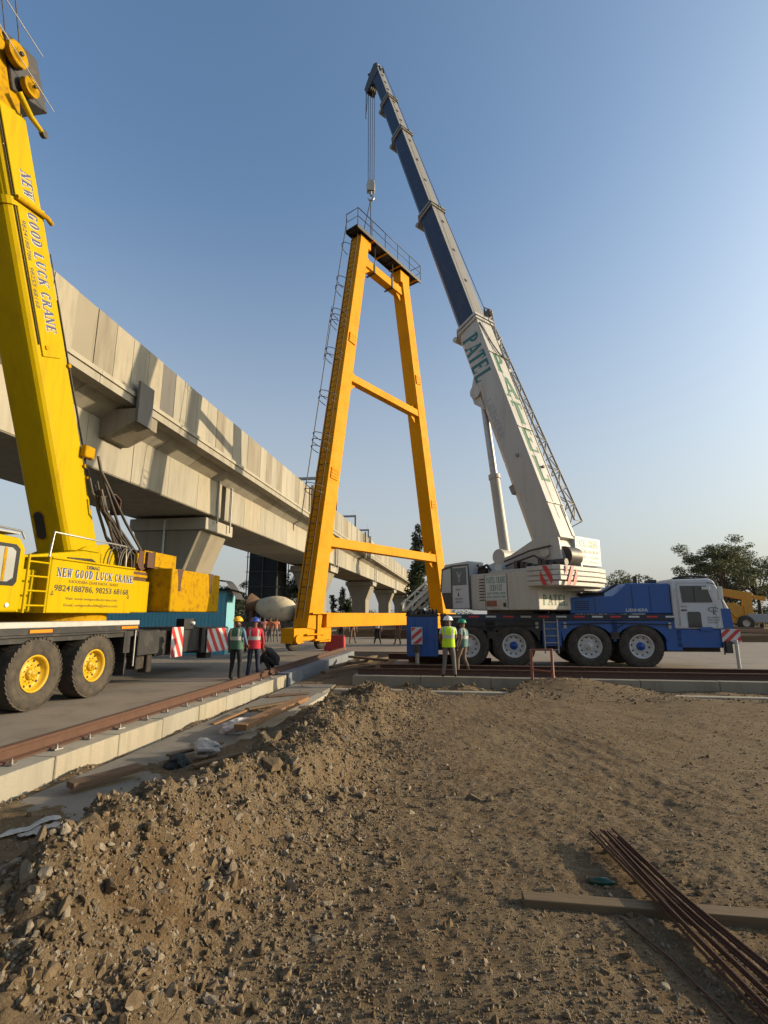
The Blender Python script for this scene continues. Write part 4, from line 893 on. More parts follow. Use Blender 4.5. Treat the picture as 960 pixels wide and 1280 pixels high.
for pl_ in ([(5.72, 1.42), (5.735, 1.42), (5.735, 2.95), (5.72, 2.95)], [(6.92, 1.42), (6.935, 1.42), (6.935, 2.2), (6.92, 2.2)], [(5.735, 2.93), (6.8, 2.93), (6.8, 2.945), (5.735, 2.945)]): m.prism(pl_, (0, .012, 0), (1, 0, 0), (0, 0, 1), (0, .006, 0), 0)
m.b2((5.80, -.01, 2.12), (6.0, .02, 2.15), 0); m.build('door_seam', 'galv_grey', tc)
m = MB(TRK)
pts = [Vector((6.86+.17*math.cos(R(a)), .012, 2.02+.07*math.sin(R(a)))) for a in range(20, 340, 20)]
m.tube(pts, .010, 5); m.tube([(6.86, .012, 2.06), (6.86, .012, 1.9)], .012, 5); m.ball((6.86, .012, 1.88), .03, 0, 6, (.8, .3, 1.4))
m.build('emblem', 'ink_black', tc, recalc=False)
m = MB(TRK)
for i, (tx, w_) in enumerate((('PATEL CRANE SERVICE', .42), ('MOBILE CRANE', .40), ('ON HIRE', .34))): plain(m, tx, (6.62, .013, 1.72-i*.085), (1, 0, 0), (0, 0, 1), .05, w_, 0)
m.build('lettering', 'ink_black', tc, recalc=False)
m = MB(TRK); m.tube([(5.75, .3, 3.12), (6.2, .3, 3.2), (6.85, .3, 3.18), (7.0, .3, 3.05)], .03, 8); m.b2((6.0, .2, 3.09), (6.8, 2.4, 3.14)); m.build('sun_visor', 'black_paint', tc)
m = MB(TRK); m.tube([(6.75, .0, 2.95), (6.98, -.2, 2.86), (7.05, -.24, 2.3), (7.1, -.22, 2.05)], .018, 6, 1); m.b2((6.94, -.28, 2.35), (7.08, -.2, 2.80), 0); m.b2((6.52, -.06, 2.70), (6.78, -.0, 2.80), 0); m.build('mirror', ['sign_white', 'black_paint'], tc, bevel=.02)
m = MB(TRK); m.b2((5.80, -.03, 1.98), (5.96, .02, 2.02)); m.build('door_handle', 'black_paint', tc)
m = MB(TRK); m.tube([(5.66, -.05, 1.45), (5.66, -.07, 1.6), (5.66, -.07, 2.6), (5.66, -.05, 2.75)], .016, 6); m.build('grab_rail', 'steel', tc)
for y in (.35, 2.1): m = MB(TRK); m.lathe([(0, .11), (.03, .11), (.04, .09), (.045, 0)], (7.625, y, 1.16), (1, 0, 0), 16); m.build('headlight', 'lens', wc)
m = MB(TRK); m.prism([(7.12, 1.37), (7.44, 1.37), (7.40, 2.05), (7.1, 2.05)], (0, .004, 0), (1, 0, 0), (0, 0, 1), (0, .014, 0), 0); m.build('corner_panel', 'blue_paint', tc)
m = MB(TRK); m.b2((6.35, .0, 1.30), (6.75, .03, 1.42), 0); m.build('step', 'blue_paint', tc)
wb('front_frame', 'blue_paint', [((5.53, .06, .72), (7.3, 2.58, 1.35)), ((7.3, .1, .85), (7.62, 2.54, 1.32))], .02)
m = MB(TRK); stripes(m, (7.02, .015, .92), (1, 0, 0), (0, 0, 1), .62, .42, .34, -1.1, 1, phase=.1); stripes(m, (7.635, .1, .92), (0, 1, 0), (0, 0, 1), .5, .42, .3, 1.1, 1); m.build('warning_board', ['sign_white', 'red_paint'], wc, recalc=False)
m = MB(TRK); m.cyl((7.40, -.1, .04), (7.40, -.1, 1.0), .055, 10, 0); m.cyl((7.4, -.1, .0), (7.4, -.1, .05), .2, 16, 1); m.b2((7.1, -.05, .55), (7.3, .1, .95), 1); m.b2((7.02, -.03, .5), (7.06, .0, .9), 1); m.build('outrigger_jack', ['cream_paint', 'dark_steel'], wc)

# superstructure, slewed away over the rear: x ahead, y to its left
uu = Vector((-.616, .788, 0)); ww = Vector((-.788, -.616, 0))
SUP = frame((5.0, 19.9, 0), uu, ww, (0, 0, 1))
m = MB(SUP); m.cyl((0, 0, 1.86), (0, 0, 2.02), 1.05, 36, 0); m.build('slew_ring', 'dark_steel', wc)
m = MB(SUP); m.b2((-2.0, -1.25, 2.0), (1.05, 1.28, 3.36), 0); m.b2((1.05, -1.25, 2.0), (1.6, .35, 2.9), 0)
m.b2((-2.0, -1.2, 3.36), (.2, 1.1, 3.46), 0); bd = m.build('body', 'cream_paint', wc, bevel=.03, seg=2)
m = MB(SUP)
for x in (.32, -.72): m.b2((x, 1.281, 2.05), (x+.015, 1.288, 3.3)); m.build('panel_seam', 'black_grease', bd); m = MB(SUP)
for i in range(8): m.b2((.36, 1.281, 2.35+i*.11), (.62, 1.289, 2.39+i*.11))
m.build('vent', 'black_grease', bd)
m = MB(SUP); m.b2((-.62, 1.281, 2.12), (-.5, 1.292, 2.26)); m.build('latch', 'black_grease', bd)
m = MB(SUP); m.b2((-.68, 1.285, 2.38), (.30, 1.295, 3.25)); sg_ = m.build('sign_board', 'sign_white', bd)
ex = (-1, 0, 0); ez = (0, 0, 1)
line(sg_, 'ink_green', SUP, lambda m: serif(m, 'PATEL CRANE', (.24, 1.297, 2.98), ex, ez, .22, .085, 0, 0, .88, .5, 1.25)); line(sg_, 'ink_green', SUP, lambda m: serif(m, 'SERVICE', (.10, 1.297, 2.70), ex, ez, .22, .085, 0, 0, .88, None, 1.25))
line(sg_, 'ink_green', SUP, lambda m: plain(m, 'HEAVY LIFTING CRANE', (.24, 1.297, 2.57), ex, ez, .075, .86, 0, .02)); line(sg_, 'ink_green', SUP, lambda m: plain(m, 'MOBILE CRANE ON HIRE', (.24, 1.297, 2.44), ex, ez, .075, .86, 0, .02))
m = MB(SUP); m.b2((-.2, 1.286, 2.14), (.28, 1.293, 2.34)); m.build('red_plate', 'red_oxide', bd)
m = MB(SUP); serif(m, 'PATEL', (-2.003, 1.05, 2.16), (0, -1, 0), ez, .36, .30, 0, 0, .9, None, 1.3); m.build('lettering', 'green_dark_text', bd, recalc=False)
# operator cab of the superstructure
m = MB(SUP); m.prism([(1.10, 2.05), (2.42, 2.05), (2.66, 2.75), (2.56, 3.62), (2.40, 3.84), (1.10, 3.90)], (0, .42, 0), (1, 0, 0), (0, 0, 1), (0, .90, 0)); oc = m.build('operator_cab', 'cab_white', wc, bevel=.04, seg=2)
m = MB(SUP); m.prism([(1.22, 2.98), (1.98, 2.98), (1.98, 3.66), (1.24, 3.66)], (0, 1.322, 0), (1, 0, 0), (0, 0, 1), (0, .01, 0), 0)
e = []
for pp in ([(1.45, 3.55), (1.53, 3.30), (1.60, 3.22), (1.67, 3.30), (1.76, 3.55), (1.67, 3.47), (1.60, 3.38), (1.53, 3.47)], [(1.55, 3.20), (1.60, 3.05), (1.65, 3.20), (1.60, 3.26)]): m.prism(pp, (0, 1.333, 0), (1, 0, 0), (0, 0, 1), (0, .003, 0), 1)
m.build('window', ['window_glass', 'galv_grey'], oc)
m = MB(SUP); m.prism([(2.02, 2.72), (2.58, 2.72), (2.50, 3.60), (2.04, 3.66)], (0, 1.322, 0), (1, 0, 0), (0, 0, 1), (0, .01, 0), 0); m.build('window', 'painted_view_glass', oc)
m = MB(SUP); m.prism([(2.02, 2.08), (2.40, 2.08), (2.58, 2.70), (2.02, 2.70)], (0, 1.322, 0), (1, 0, 0), (0, 0, 1), (0, .01, 0), 0)
m.prism([(1.0, 2.02), (1.08, 2.02), (1.14, 3.72), (1.98, 3.72), (2.0, 2.05), (2.05, 2.05), (2.05, 3.68), (2.52, 3.62), (2.62, 2.75), (2.66, 2.75), (2.56, 3.68), (2.0, 3.78), (1.08, 3.78)], (0, 1.326, 0), (1, 0, 0), (0, 0, 1), (0, .012, 0), 0)
m.build('cab_frame', 'mirror_black', oc)
m = MB(SUP); m.prism([(.0, .0), (.78, 0), (.78, 1.0), (.0, 1.0)], (2.435, .48, 2.1), (0, 1, 0), Vector((.3, 0, .95)), (.012, 0, 0)); m.prism([(0, 0), (.78, 0), (.78, .86), (0, .86)], (2.665, .48, 2.78), (0, 1, 0), Vector((-.11, 0, .99)), (.012, 0, 0)); m.build('windscreen', 'window_glass', oc)
m = MB(SUP); plain(m, 'SAFETY', (1.8, 1.336, 2.78), ex, ez, .06, .3, 0); m.prism([(1.62, 2.56), (1.70, 2.56), (1.66, 2.72)], (0, 1.331, 0), (1, 0, 0), (0, 0, 1), (0, .003, 0)); plain(m, 'PATEL CRANE', (1.86, 1.336, 2.42), ex, ez, .06, .42, 0); plain(m, 'SERVICE', (1.84, 1.336, 2.3), ex, ez, .06, .38, 0); m.build('lettering', 'ink_black', oc, recalc=False)
# counterweight, rear sign, winch gear
m = MB(SUP)
for i in range(4):
    z0 = 2.78+i*.17; q = -.0 if i else .08
    m.prism([(-1.75, -1.75), (-1.75, 1.55), (-2.78+q, 1.55), (-2.95+q, 1.35), (-2.98+q, -.9), (-2.8+q, -1.75)], (0, 0, z0+.006), (1, 0, 0), (0, 1, 0), (0, 0, .158))
m.prism([(-1.9, -1.6), (-1.9, -.2), (-2.7, -.4), (-2.65, -1.6)], (0, 0, 2.66), (1, 0, 0), (0, 1, 0), (0, 0, .12)); ct = m.build('counterweight', 'cream_paint', wc, bevel=.02)
for (o, ex_, L, sl, ph) in (((-2.30, 1.553, 2.80), (-1, 0, 0), .46, .55, .3), ((-2.985, 1.1, 2.80), (0, -1, 0), .66, -.55, 0)):
    m = MB(SUP); ex_ = Vector(ex_); rect = [(0, 0), (L, 0), (L, .64), (0, .64)]; n_ = ex_.cross(Vector((0, 0, 1)))
    for k in range(-3, 5):
        c0 = (k+ph)*.34; p = clip_poly(clip_poly(rect, 1, sl, c0, 1), 1, sl, c0+.17, -1)
        if len(p) >= 3: m.prism(p, o, ex_, (0, 0, 1), n_*.006, 0)
    m.build('warning_stripe', 'red_paint', ct)
m = MB(SUP); m.b2((-2.5, -2.05, 3.58), (-1.4, -.35, 4.62)); sb = m.build('sign_box', 'sign_white', wc, bevel=.02)
exr = (0, -1, 0); o = (-2.503, -.46, 4.25)
line(sb, 'ink_green', SUP, lambda m: serif(m, 'PATEL CRANE', o, exr, ez, .27, .140, 0, 0, .88, .5, 1.25)); line(sb, 'ink_black', SUP, lambda m: plain(m, 'LIEBHERR', (-2.503, -.46, 4.03), exr, ez, .12, 1.45, 0, .02))
line(sb, 'ink_green', SUP, lambda m: plain(m, 'MOBILE CRANE', (-2.503, -.46, 3.84), exr, ez, .10, 1.4, 0, .01)); line(sb, 'ink_green', SUP, lambda m: plain(m, 'HEAVY LIFTING', (-2.503, -.46, 3.67), exr, ez, .09, 1.4, 0, .01))
m = MB(SUP)
for y in (-.62, .50): m.prism([(-2.6, 3.4), (.6, 3.4), (.7, 3.75), (-.4, 4.05), (-1.5, 4.55), (-2.45, 4.5)], (0, y, 0), (1, 0, 0), (0, 0, 1), (0, .1, 0))
m.cyl((-1.94, -.7, 4.0), (-1.94, .7, 4.0), .17, 16); m.build('boom_foot', 'cream_paint', wc, bevel=.02)
m = MB(SUP); m.cyl((-2.45, -.34, 3.85), (-2.45, .34, 3.85), .34, 20); m.cyl((-2.75, .65, 3.6), (-2.1, .65, 3.6), .12, 12)
for i in range(8): m.b2((-2.6+.25*i, .55, 3.46), (-2.45+.25*i, .8+.05*(i % 3), 3.6+.06*(i % 4)))
m.tube([(-2.3, .75, 3.5), (-1.6, .85, 3.9), (-.6, .8, 3.7), (.1, .7, 3.55)], .04, 8); m.tube([(-2.2, .7, 4.2), (-1.4, .78, 4.1), (-.2, .75, 3.8)], .035, 8); m.build('winch', 'dark_steel', wc, bevel=.01)
m = MB(SUP); m.cyl((-.1, .1, 3.55), (-.1, 1.0, 3.55), .17, 14, 1); m.cyl((.55, .5, 3.4), (.55, .5, 3.75), .22, 16, 1); m.cyl((.85, .75, 3.4), (.85, .75, 3.72), .1, 12, 0); m.tube([(.2, 1.0, 3.4), (.4, 1.05, 3.7), (.75, 1.05, 3.6), (1.0, .9, 3.75)], .05, 8, 0); m.b2((.65, .4, 3.4), (1.0, .9, 3.62), 0); m.build('air_filter', ['black_grease', 'sign_white'], wc)
# boom
PV = Vector((-1.94, 0, 4.1)); WA = Vector((.320, 0, .947)); WN = Vector((-.947, 0, .320)); WY = Vector((0, 1, 0))
def wp(a, n_, y=0.0): return PV+WA*a+WN*n_+WY*y
def wsec(m, a0, a1, h, w, mi_side=0, mi_top=0, mi_bot=None, h0=None):
    h0 = h0 or h; mi_bot = mi_side if mi_bot is None else mi_bot; q = h*.22
    def ring(a, hh): return [wp(a, hh/2, w/2), wp(a, hh/2, -w/2), wp(a, -hh/2+q, -w/2), wp(a, -hh/2, -w/2+q), wp(a, -hh/2, w/2-q), wp(a, -hh/2+q, w/2)]
    A = ring(a0, h0); Bv = ring(a1, h)
    fm = [mi_top, mi_side, mi_bot, mi_bot, mi_bot, mi_side]
    for i in range(6): j = (i+1) % 6; m.add([A[i], A[j], Bv[j], Bv[i]], [(0, 1, 2, 3)], fm[i])
    m.add(A, [(0, 1, 2, 3, 4, 5)], mi_side); m.add(Bv, [(5, 4, 3, 2, 1, 0)], mi_side)
SEC = [(.2, 11.1, 1.30, 1.02), (10.6, 19.3, 1.10, .86), (19.0, 26.5, .95, .74), (26.2, 30.2, .82, .63), (30.0, 33.4, .70, .53)]
for i, (a0, a1, h, w) in enumerate(SEC):
    m = MB(SUP); wsec(m, a0, a1, h, w, 0, 1, 0, .95 if i == 99 else None)
    bs = m.build('boom_section', ['cream_paint', 'cream_paint'] if i == 0 else ['navy_paint', 'boom_grey'], wc, weld=.0005, bevel=.015)
    m = MB(SUP); c = ((a1-.30, a1-.18, .14), (a1-.12, a1, .20)) if i < 4 else ()
    for p, q, g_ in c: wsec(m, p, q, h+g_, w+g_, 0, 0)
    if c:
        m.cyl(wp(a1-.15, -h/2-.16, -w*.4), wp(a1-.15, -h/2-.16, w*.4), .13, 10); m.build('collar', 'boom_grey' if i else 'cream_paint', bs, bevel=.01)
    if i == 0:
        m = MB(SUP); wsec(m, -.5, .25, .95, .8); m.build('boom_heel', 'cream_paint', bs)
        for k, ch in enumerate('PATEL'): line(bs, 'green_dark_text', SUP, lambda m: serif(m, ch, wp(7.85-k*1.32, .653, .36), -WY, WA, 1.10, .70, 0, 0, 1.0, None, 1.3))
        line(bs, 'green_text', SUP, lambda m: serif(m, 'PATEL', wp(10.4, -.42, .512), -WA, WN, .86, .50, 0, .18, .9, None, 1.4)); line(bs, 'galv_grey', SUP, lambda m: plain(m, 'LIEBHERR', wp(6.9, -.32, .512), -WA, WN, .30, 2.0, 0, .02))
        def fit(f): m = MB(SUP); f(m); m.build('boom_fitting', 'boom_grey', bs)
        for a in (1.6, 5.0, 8.9): fit(lambda m: m.bar(wp(a, .665, .5), wp(a, .665, -.5), .05, .03))
        fit(lambda m: m.bar(wp(1.55, .665, -.28), wp(.3, .665, -.30), .03, .02)); fit(lambda m: m.cyl(wp(3.9, .2, .50), wp(3.9, .2, .58), .07, 10)); fit(lambda m: m.cyl(wp(3.2, .60, -.1), wp(3.2, .74, -.1), .06, 10))
        fit(lambda m: m.tube([wp(10.6, .68, .42), wp(9.4, .70, .1), wp(8.95, .70, -.15), wp(8.7, .72, -.75)], .03, 8)); fit(lambda m: m.bar(wp(2.7, -.60, .2), wp(3.05, -.62, .2), .3, .25))
    else:
        m = MB(SUP)
        for k in range(3): q = a0+(a1-a0)*(.35+.25*k); m.cyl(wp(q, h/2, 0), wp(q, h/2+.02, 0), .09, 12)
        m.build('pin_hole', 'black_grease', bs)
m = MB(SUP)
cy0 = Vector((.31, 0, 4.05)); cy1 = wp(7.75, -.66)
d_ = (cy1-cy0); k1 = cy0+d_*.47
m.cyl(cy0, k1, .21, 18, 0); m.cyl(k1-d_.normalized()*.1, k1+d_.normalized()*.08, .245, 18, 0); m.cyl(k1, cy1, .15, 16, 1); m.cyl(cy0+Vector((0, -.45, 0)), cy0+Vector((0, .45, 0)), .3, 18, 0); m.cyl(cy1+Vector((0, -.42, 0)), cy1+Vector((0, .48, 0)), .30, 18, 0)
m.build('luffing_cylinder', ['cream_paint', 'steel'], wc)
m = MB(SUP)
for y in (-.36, .34): m.prism([(-.9, .0), (.9, 0), (.28, -.42), (-.28, -.42)], wp(7.6, -.55, y), WA, WN, (0, .04, 0))
m.build('cylinder_bracket', 'cream_paint', wc)
# stowed lattice jib on the right of the boom
m = MB(SUP); n_ = 15; a0, a1 = 1.0, 12.2
def jp(a, i, j): k = 1-.45*(a-a0)/(a1-a0); return wp(a, .12+.58*j*k, -.80-.50*i*k)
for i in (0, 1):
    for j in (0, 1): m.tube([jp(a0, i, j), jp(a1, i, j)], .04, 6)
for q in range(n_):
    b0 = a0+(a1-a0)*q/n_; b1_ = a0+(a1-a0)*(q+1)/n_
    for f in (0, 1):
        m.tube([jp(b0, f, q % 2), jp(b1_, f, 1-q % 2)], .022, 5); m.tube([jp(b0, q % 2, f), jp(b1_, 1-q % 2, f)], .022, 5)
    m.tube([jp(b0, 0, 1), jp(b0, 1, 1)], .02, 5); m.tube([jp(b0, 1, 0), jp(b0, 1, 1)], .02, 5)
m.build('lattice_jib', 'boom_grey', wc)
m = MB(SUP)
for a, s_ in ((9.9, 1), (8.2, .8), (11.3, .9)): m.tube([wp(a, .45, -.5), wp(a+.2, .55*s_, -.75), wp(a+.5, .6*s_, -1.05)], .04, 6); m.tube([wp(a-.9, .4, -.55), wp(a+.5, .6*s_, -1.05)], .03, 6); m.b2(wp(a, .40, -.55), wp(a+.2, .58, -.85))
m.cyl(wp(12.0, .55, -.85), wp(12.0, .55, -1.05), .15, 14); m.tube([wp(10.4, .5, -.8), wp(12.0, .7, -.95), wp(12.3, .5, -.8), wp(11.2, .4, -.5)], .035, 6); m.build('jib_bracket', 'boom_grey', wc)
# boom head, rope
m = MB(SUP)
for y in (-.27, 0, .27): m.prism([(33.2, .32), (33.2, -.35), (33.0, -1.0), (33.6, -1.1), (34.1, -.3), (34.3, .2), (34.0, .45)], PV+WY*(y-.02), WA, WN, (0, .04, 0), 0)
wh = m.build('boom_head', 'dark_steel', wc)
hd_w = SUP @ wp(33.25, -.80)
m = MB(SUP)
for y in (-.2, -.07, .07, .2): m.lathe([(-.04, .05), (-.04, .24), (-.05, .30), (0, .25), (.05, .30), (.04, .24), (.04, .05)], wp(33.25, -.80, y), (0, 1, 0), 20, 0)
for y in (-.16, .16): m.lathe([(-.05, .05), (-.05, .26), (0, .22), (.05, .26), (.05, .05)], wp(33.75, .1, y), (0, 1, 0), 20, 1)
m.build('sheave', ['black_grease', 'sign_white'], wh)
m = MB(SUP); m.tube([wp(34.0, .2, .1), wp(34.3, .0, .15), wp(34.35, -.4, .2)], .02, 6, 0); m.ball(wp(34.35, -.45, .2), .07, 0, 6); m.b2(wp(34.1, .3, -.2), wp(34.4, .1, .0), 1); m.build('anemometer', ['black_grease', 'sign_white'], wh)
HX, HY = hd_w.x, hd_w.y
HZ = 27.55
m = MB()
for dx, dy in ((-.16, -.06), (-.05, .06), (.08, -.06), (.2, .06)): m.tube([(HX+dx*1.15, HY+dy, hd_w.z-.1), (HX+dx, HY+dy, HZ+.75)], .022, 6)
m.tube([(HX-.33, HY, hd_w.z-.2), (HX-.34, HY, hd_w.z-2.2)], .03, 6); m.tube([(HX-.2, HY, hd_w.z-.2), (HX-.32, HY, hd_w.z-1.8)], .02, 6)
m.build('hoist_rope', 'dark_steel', wc)
m = MB(SUP); m.tube([wp(33.9, .5, -.1), wp(19, .70, -.1), wp(11, .85, -.1), wp(1.0, .80, -.1)], .016, 5); m.build('hoist_rope', 'dark_steel', wc)
hk = thing('hook_block', 'pale hook block hanging on ropes between the boom tip and the yellow frame', 'hook block', Matrix.Translation((HX, HY, HZ)))
m = MB(); m.prism([(-.24, .1), (.24, .1), (.27, .5), (.18, .86), (-.18, .86), (-.27, .5)], (HX, HY-.17, HZ), (1, 0, 0), (0, 0, 1), (0, .06, 0)); m.prism([(-.24, .1), (.24, .1), (.27, .5), (.18, .86), (-.18, .86), (-.27, .5)], (HX, HY+.11, HZ), (1, 0, 0), (0, 0, 1), (0, .06, 0)); m.build('cheek_plate', 'cream_paint', hk, bevel=.02)
m = MB(); m.lathe([(-.1, .05), (-.1, .26), (.1, .26), (.1, .05)], (HX, HY, HZ+.5), (0, 1, 0), 20); m.build('sheave', 'dark_steel', hk)
m = MB(); m.cyl((HX, HY, HZ+.1), (HX, HY, HZ-.12), .08, 10)
m.tube([(HX, HY, HZ-.1)]+[(HX+.17*math.sin(R(a)), HY, HZ-.34+.19*math.cos(R(a))) for a in range(0, 300, 25)], [.07]+[.075]*8+[.06, .045, .03, .02], 9); m.build('hook', 'steel', hk)
HKP = Vector((HX, HY, HZ-.5))
# ================================================================== YELLOW FRAME (gantry leg frame hanging from the hook)
ee = Vector((.613, .790, 0)); AFM = frame((-3.47, 23.6, 0), ee, (-.790, .613, 0), (0, 0, 1))
af = thing('gantry_frame', 'tall amber A shaped gantry leg frame hanging upright from the crane hook', 'gantry frame', AFM @ Matrix.Translation((5.8, 0, 1.0)))
def ab(name, mats, fn, bevel=.0, parent=af):
    m = MB(AFM); fn(m); return m.build(name, mats, parent, bevel=bevel)
lega = ((0.0, 0, 1.2), (3.4, 0, 23.3)); legb = ((11.6, 0, 1.2), (7.35, 0, 22.9))
def boxleg(m, a, b_, w, w1):
    m.bar(a, b_, w, .92, 0, (0, -1, 0), w1, .80)
ab('leg', 'amber_paint', lambda m: boxleg(m, *lega, .86, .72), .012); ab('leg', 'amber_paint', lambda m: boxleg(m, *legb, .86, .72), .012)
def on(l, z): a, b_ = (Vector(q) for q in l); return a.lerp(b_, (z-a.z)/(b_.z-a.z))
def xbeam(m, z, h, d, y=-.18):
    p, q = on(lega, z), on(legb, z); p = p+Vector((.33, y, 0)); q = q+Vector((-.33, y, 0)); m.bar(p, q, d, h)
ab('crossbeam', 'amber_paint', lambda m: xbeam(m, 14.2, .42, .42), .01)
ab('crossbeam', 'amber_paint', lambda m: xbeam(m, 5.25, .46, .46), .01)
ab('crossbeam', 'amber_paint', lambda m: xbeam(m, 21.9, .50, .50, -.05), .01)
ab('base_beam', 'amber_paint', lambda m: m.b2((.2, -.30, 1.27), (11.4, .30, 1.92)), .012)
def clamps(m):
    for x in (4.35, 6.1):
        m.b2((x-.05, -.36, 21.55), (x+.05, -.31, 22.3)); m.b2((x-.05, -.36, 21.55), (x+.05, .3, 21.6)); m.tube([(x, -.34, 22.2), (x, -.34, 23.4)], .02, 6)
ab('clamp', 'dark_steel', clamps)
def bogie(m, x0):
    m.b2((x0-1.25, -.42, .72), (x0+1.05, .42, 1.26)); m.b2((x0-1.32, -.34, .62), (x0-.55, .34, .95)); m.b2((x0+.35, -.34, .62), (x0+1.12, .34, .95))
    m.b2((x0-.6, -.55, .95), (x0+.6, -.35, 1.02)); m.b2((x0-.35, -.62, 1.86), (x0+.85, .5, 1.93)); m.b2((x0+.05, -.52, .78), (x0+.3, -.47, 1.86)); m.b2((x0-.12, -.58, .70), (x0+.5, .3, .78))
    m.b2((x0+.62, -.52, 1.28), (x0+.67, -.3, 1.86)); m.cyl((x0-1.0, -.50, .8), (x0-1.0, -.36, .8), .2, 12)
for x0 in (.1, 11.4):
    bg_ = ab('bogie', 'amber_paint', lambda m: bogie(m, x0), .012)
    for dx in (-.95, .75):
        m = MB(AFM); m.lathe([(-.1, .05), (-.1, .30), (-.07, .33), (-.06, .27), (.06, .27), (.07, .33), (.1, .30), (.1, .05)], (x0+dx, 0, .62), (0, 1, 0), 24); m.build('wheel', 'dark_steel', bg_)
m = MB(AFM)
for lg, sgn in ((lega, 1), (legb, -1)):
    for z in (8.6, 16.4):
        p = on(lg, z); d = (Vector(lg[1])-Vector(lg[0])).normalized(); nx = Vector((d.z, 0, -d.x)); m.bar(p-d*.28, p+d*.28, .50, .955, 0, (0, -1, 0))
        for i in (-1, 0, 1):
            for q in (-.18, -.06, .06, .18): c = p+d*i*.16+nx*q; m.cyl(c+Vector((0, -.475, 0)), c+Vector((0, -.50, 0)), .022, 6)
m.build('splice_plate', 'amber_paint', af)
for z in (14.2, 5.25, 21.9):
    m = MB(AFM)
    for lg, sgn in ((lega, 1), (legb, -1)):
        p = on(lg, z)+Vector((sgn*.36, -.18, 0)); m.prism([(0, -.62), (sgn*.16, -.62), (sgn*.62, -.22), (sgn*.62, .22), (sgn*.16, .62), (0, .62)], p+Vector((0, -.008, 0)), (1, 0, 0), (0, 0, 1), (0, .016, 0))
    m.build('gusset', 'amber_paint', af)
# ladder with hoops on the outer face of the left leg
ld = Vector(lega[1])-Vector(lega[0]); on_n = Vector((-ld.z, 0, ld.x)).normalized()
def lp(z, out, y): return on(lega, z)+on_n*(out)+Vector((0, y, 0))
m = MB(AFM)
for y in (-.30, .10): m.tube([lp(1.6, .62, y), lp(23.2, .56, y)], .028, 6)
for y in (-.30, .10):
    for z in np.arange(3, 23, 3.0): m.tube([lp(z, .40, y), lp(z, .60, y)], .02, 5)
for z in np.arange(2.0, 23.0, .33): m.tube([lp(z, .60, -.30), lp(z, .60, .10)], .014, 5)
m.build('ladder', 'rust', af)
m = MB(AFM)
for z in (21.9, 19.6, 19.0, 17.5, 17.15, 16.8, 15.1, 14.7, 12.6, 12.25, 10.3, 9.95, 9.6, 7.7, 7.4):
    pts = [lp(z, .60+.80*math.sin(R(a)), -.10+.36*math.cos(R(a))) for a in range(0, 181, 15)]
    m.tube(pts, .020, 5)
m.tube([lp(6.2, 1.40, -.10), lp(15.0, 1.40, -.10), lp(23.6, 1.35, -.10)], .024, 6)
m.tube([lp(6.2, 1.40, -.10), lp(6.0, 1.1, -.10)], .02, 5); m.tube([lp(14.5, 1.30, .12), lp(17.8, 1.30, .12)], .018, 5)
m.build('safety_cage', 'dark_steel', af)
m = MB(AFM); m.b2((2.45, -.62, 23.45), (8.85, .30, 23.51), 0); m.b2((2.45, -.62, 23.30), (8.85, -.57, 23.46), 0); m.b2((2.45, .25, 23.30), (8.85, .30, 23.46), 0)
for x in np.arange(2.6, 8.8, .85): m.b2((x, -.57, 23.36), (x+.06, .25, 23.45), 0)
for x in (3.9, 5.2, 6.6, 8.4): m.b2((x-.03, -.65, 23.27), (x+.03, .33, 23.35), 1)
m.build('platform', ['black_grease', 'amber_paint'], af)
m = MB(AFM)
m.tube([(2.48, .28, 24.58), (2.48, -.60, 24.58), (8.82, -.60, 24.58), (8.82, .28, 24.58)], .026, 6); m.tube([(2.48, .28, 24.05), (2.48, -.60, 24.05), (8.82, -.60, 24.05), (8.82, .28, 24.05)], .02, 6)
for p in [(2.48, .28), (8.82, .28)]+[(x, -.60) for x in np.linspace(2.48, 8.82, 6)]: m.tube([(p[0], p[1], 23.5), (p[0], p[1], 24.6)], .026, 6)
m.build('handrail', 'dark_steel', af)
m = MB(AFM)
for x in (3.55, 7.2): m.b2((x-.5, -.45, 23.515), (x+.5, .42, 23.66), 0); m.b2((x-.06, -.3, 23.66), (x+.06, .2, 23.95), 0)
m.b2((3.0, -.4, 22.75), (3.9, .4, 23.29), 0); m.b2((6.85, -.4, 22.45), (7.8, .4, 23.29), 0); m.build('head_plate', 'amber_paint', af, bevel=.01)
AI = AFM
for x, y, lab in ((3.55, -.1, 'left wire sling from the hook down to the platform of the yellow frame'), (4.6, .2, 'middle wire sling from the hook down to the platform of the yellow frame'), (7.2, -.1, 'long right wire sling from the hook down to the platform of the yellow frame')):
    if x > 7: continue
    m = MB(); e = AI @ Vector((x, y, 23.9 if x < 4 else 23.52)); m.tube([HKP, e], .03, 6); tag(m.build('lifting_sling', 'dark_steel'), lab, 'sling')

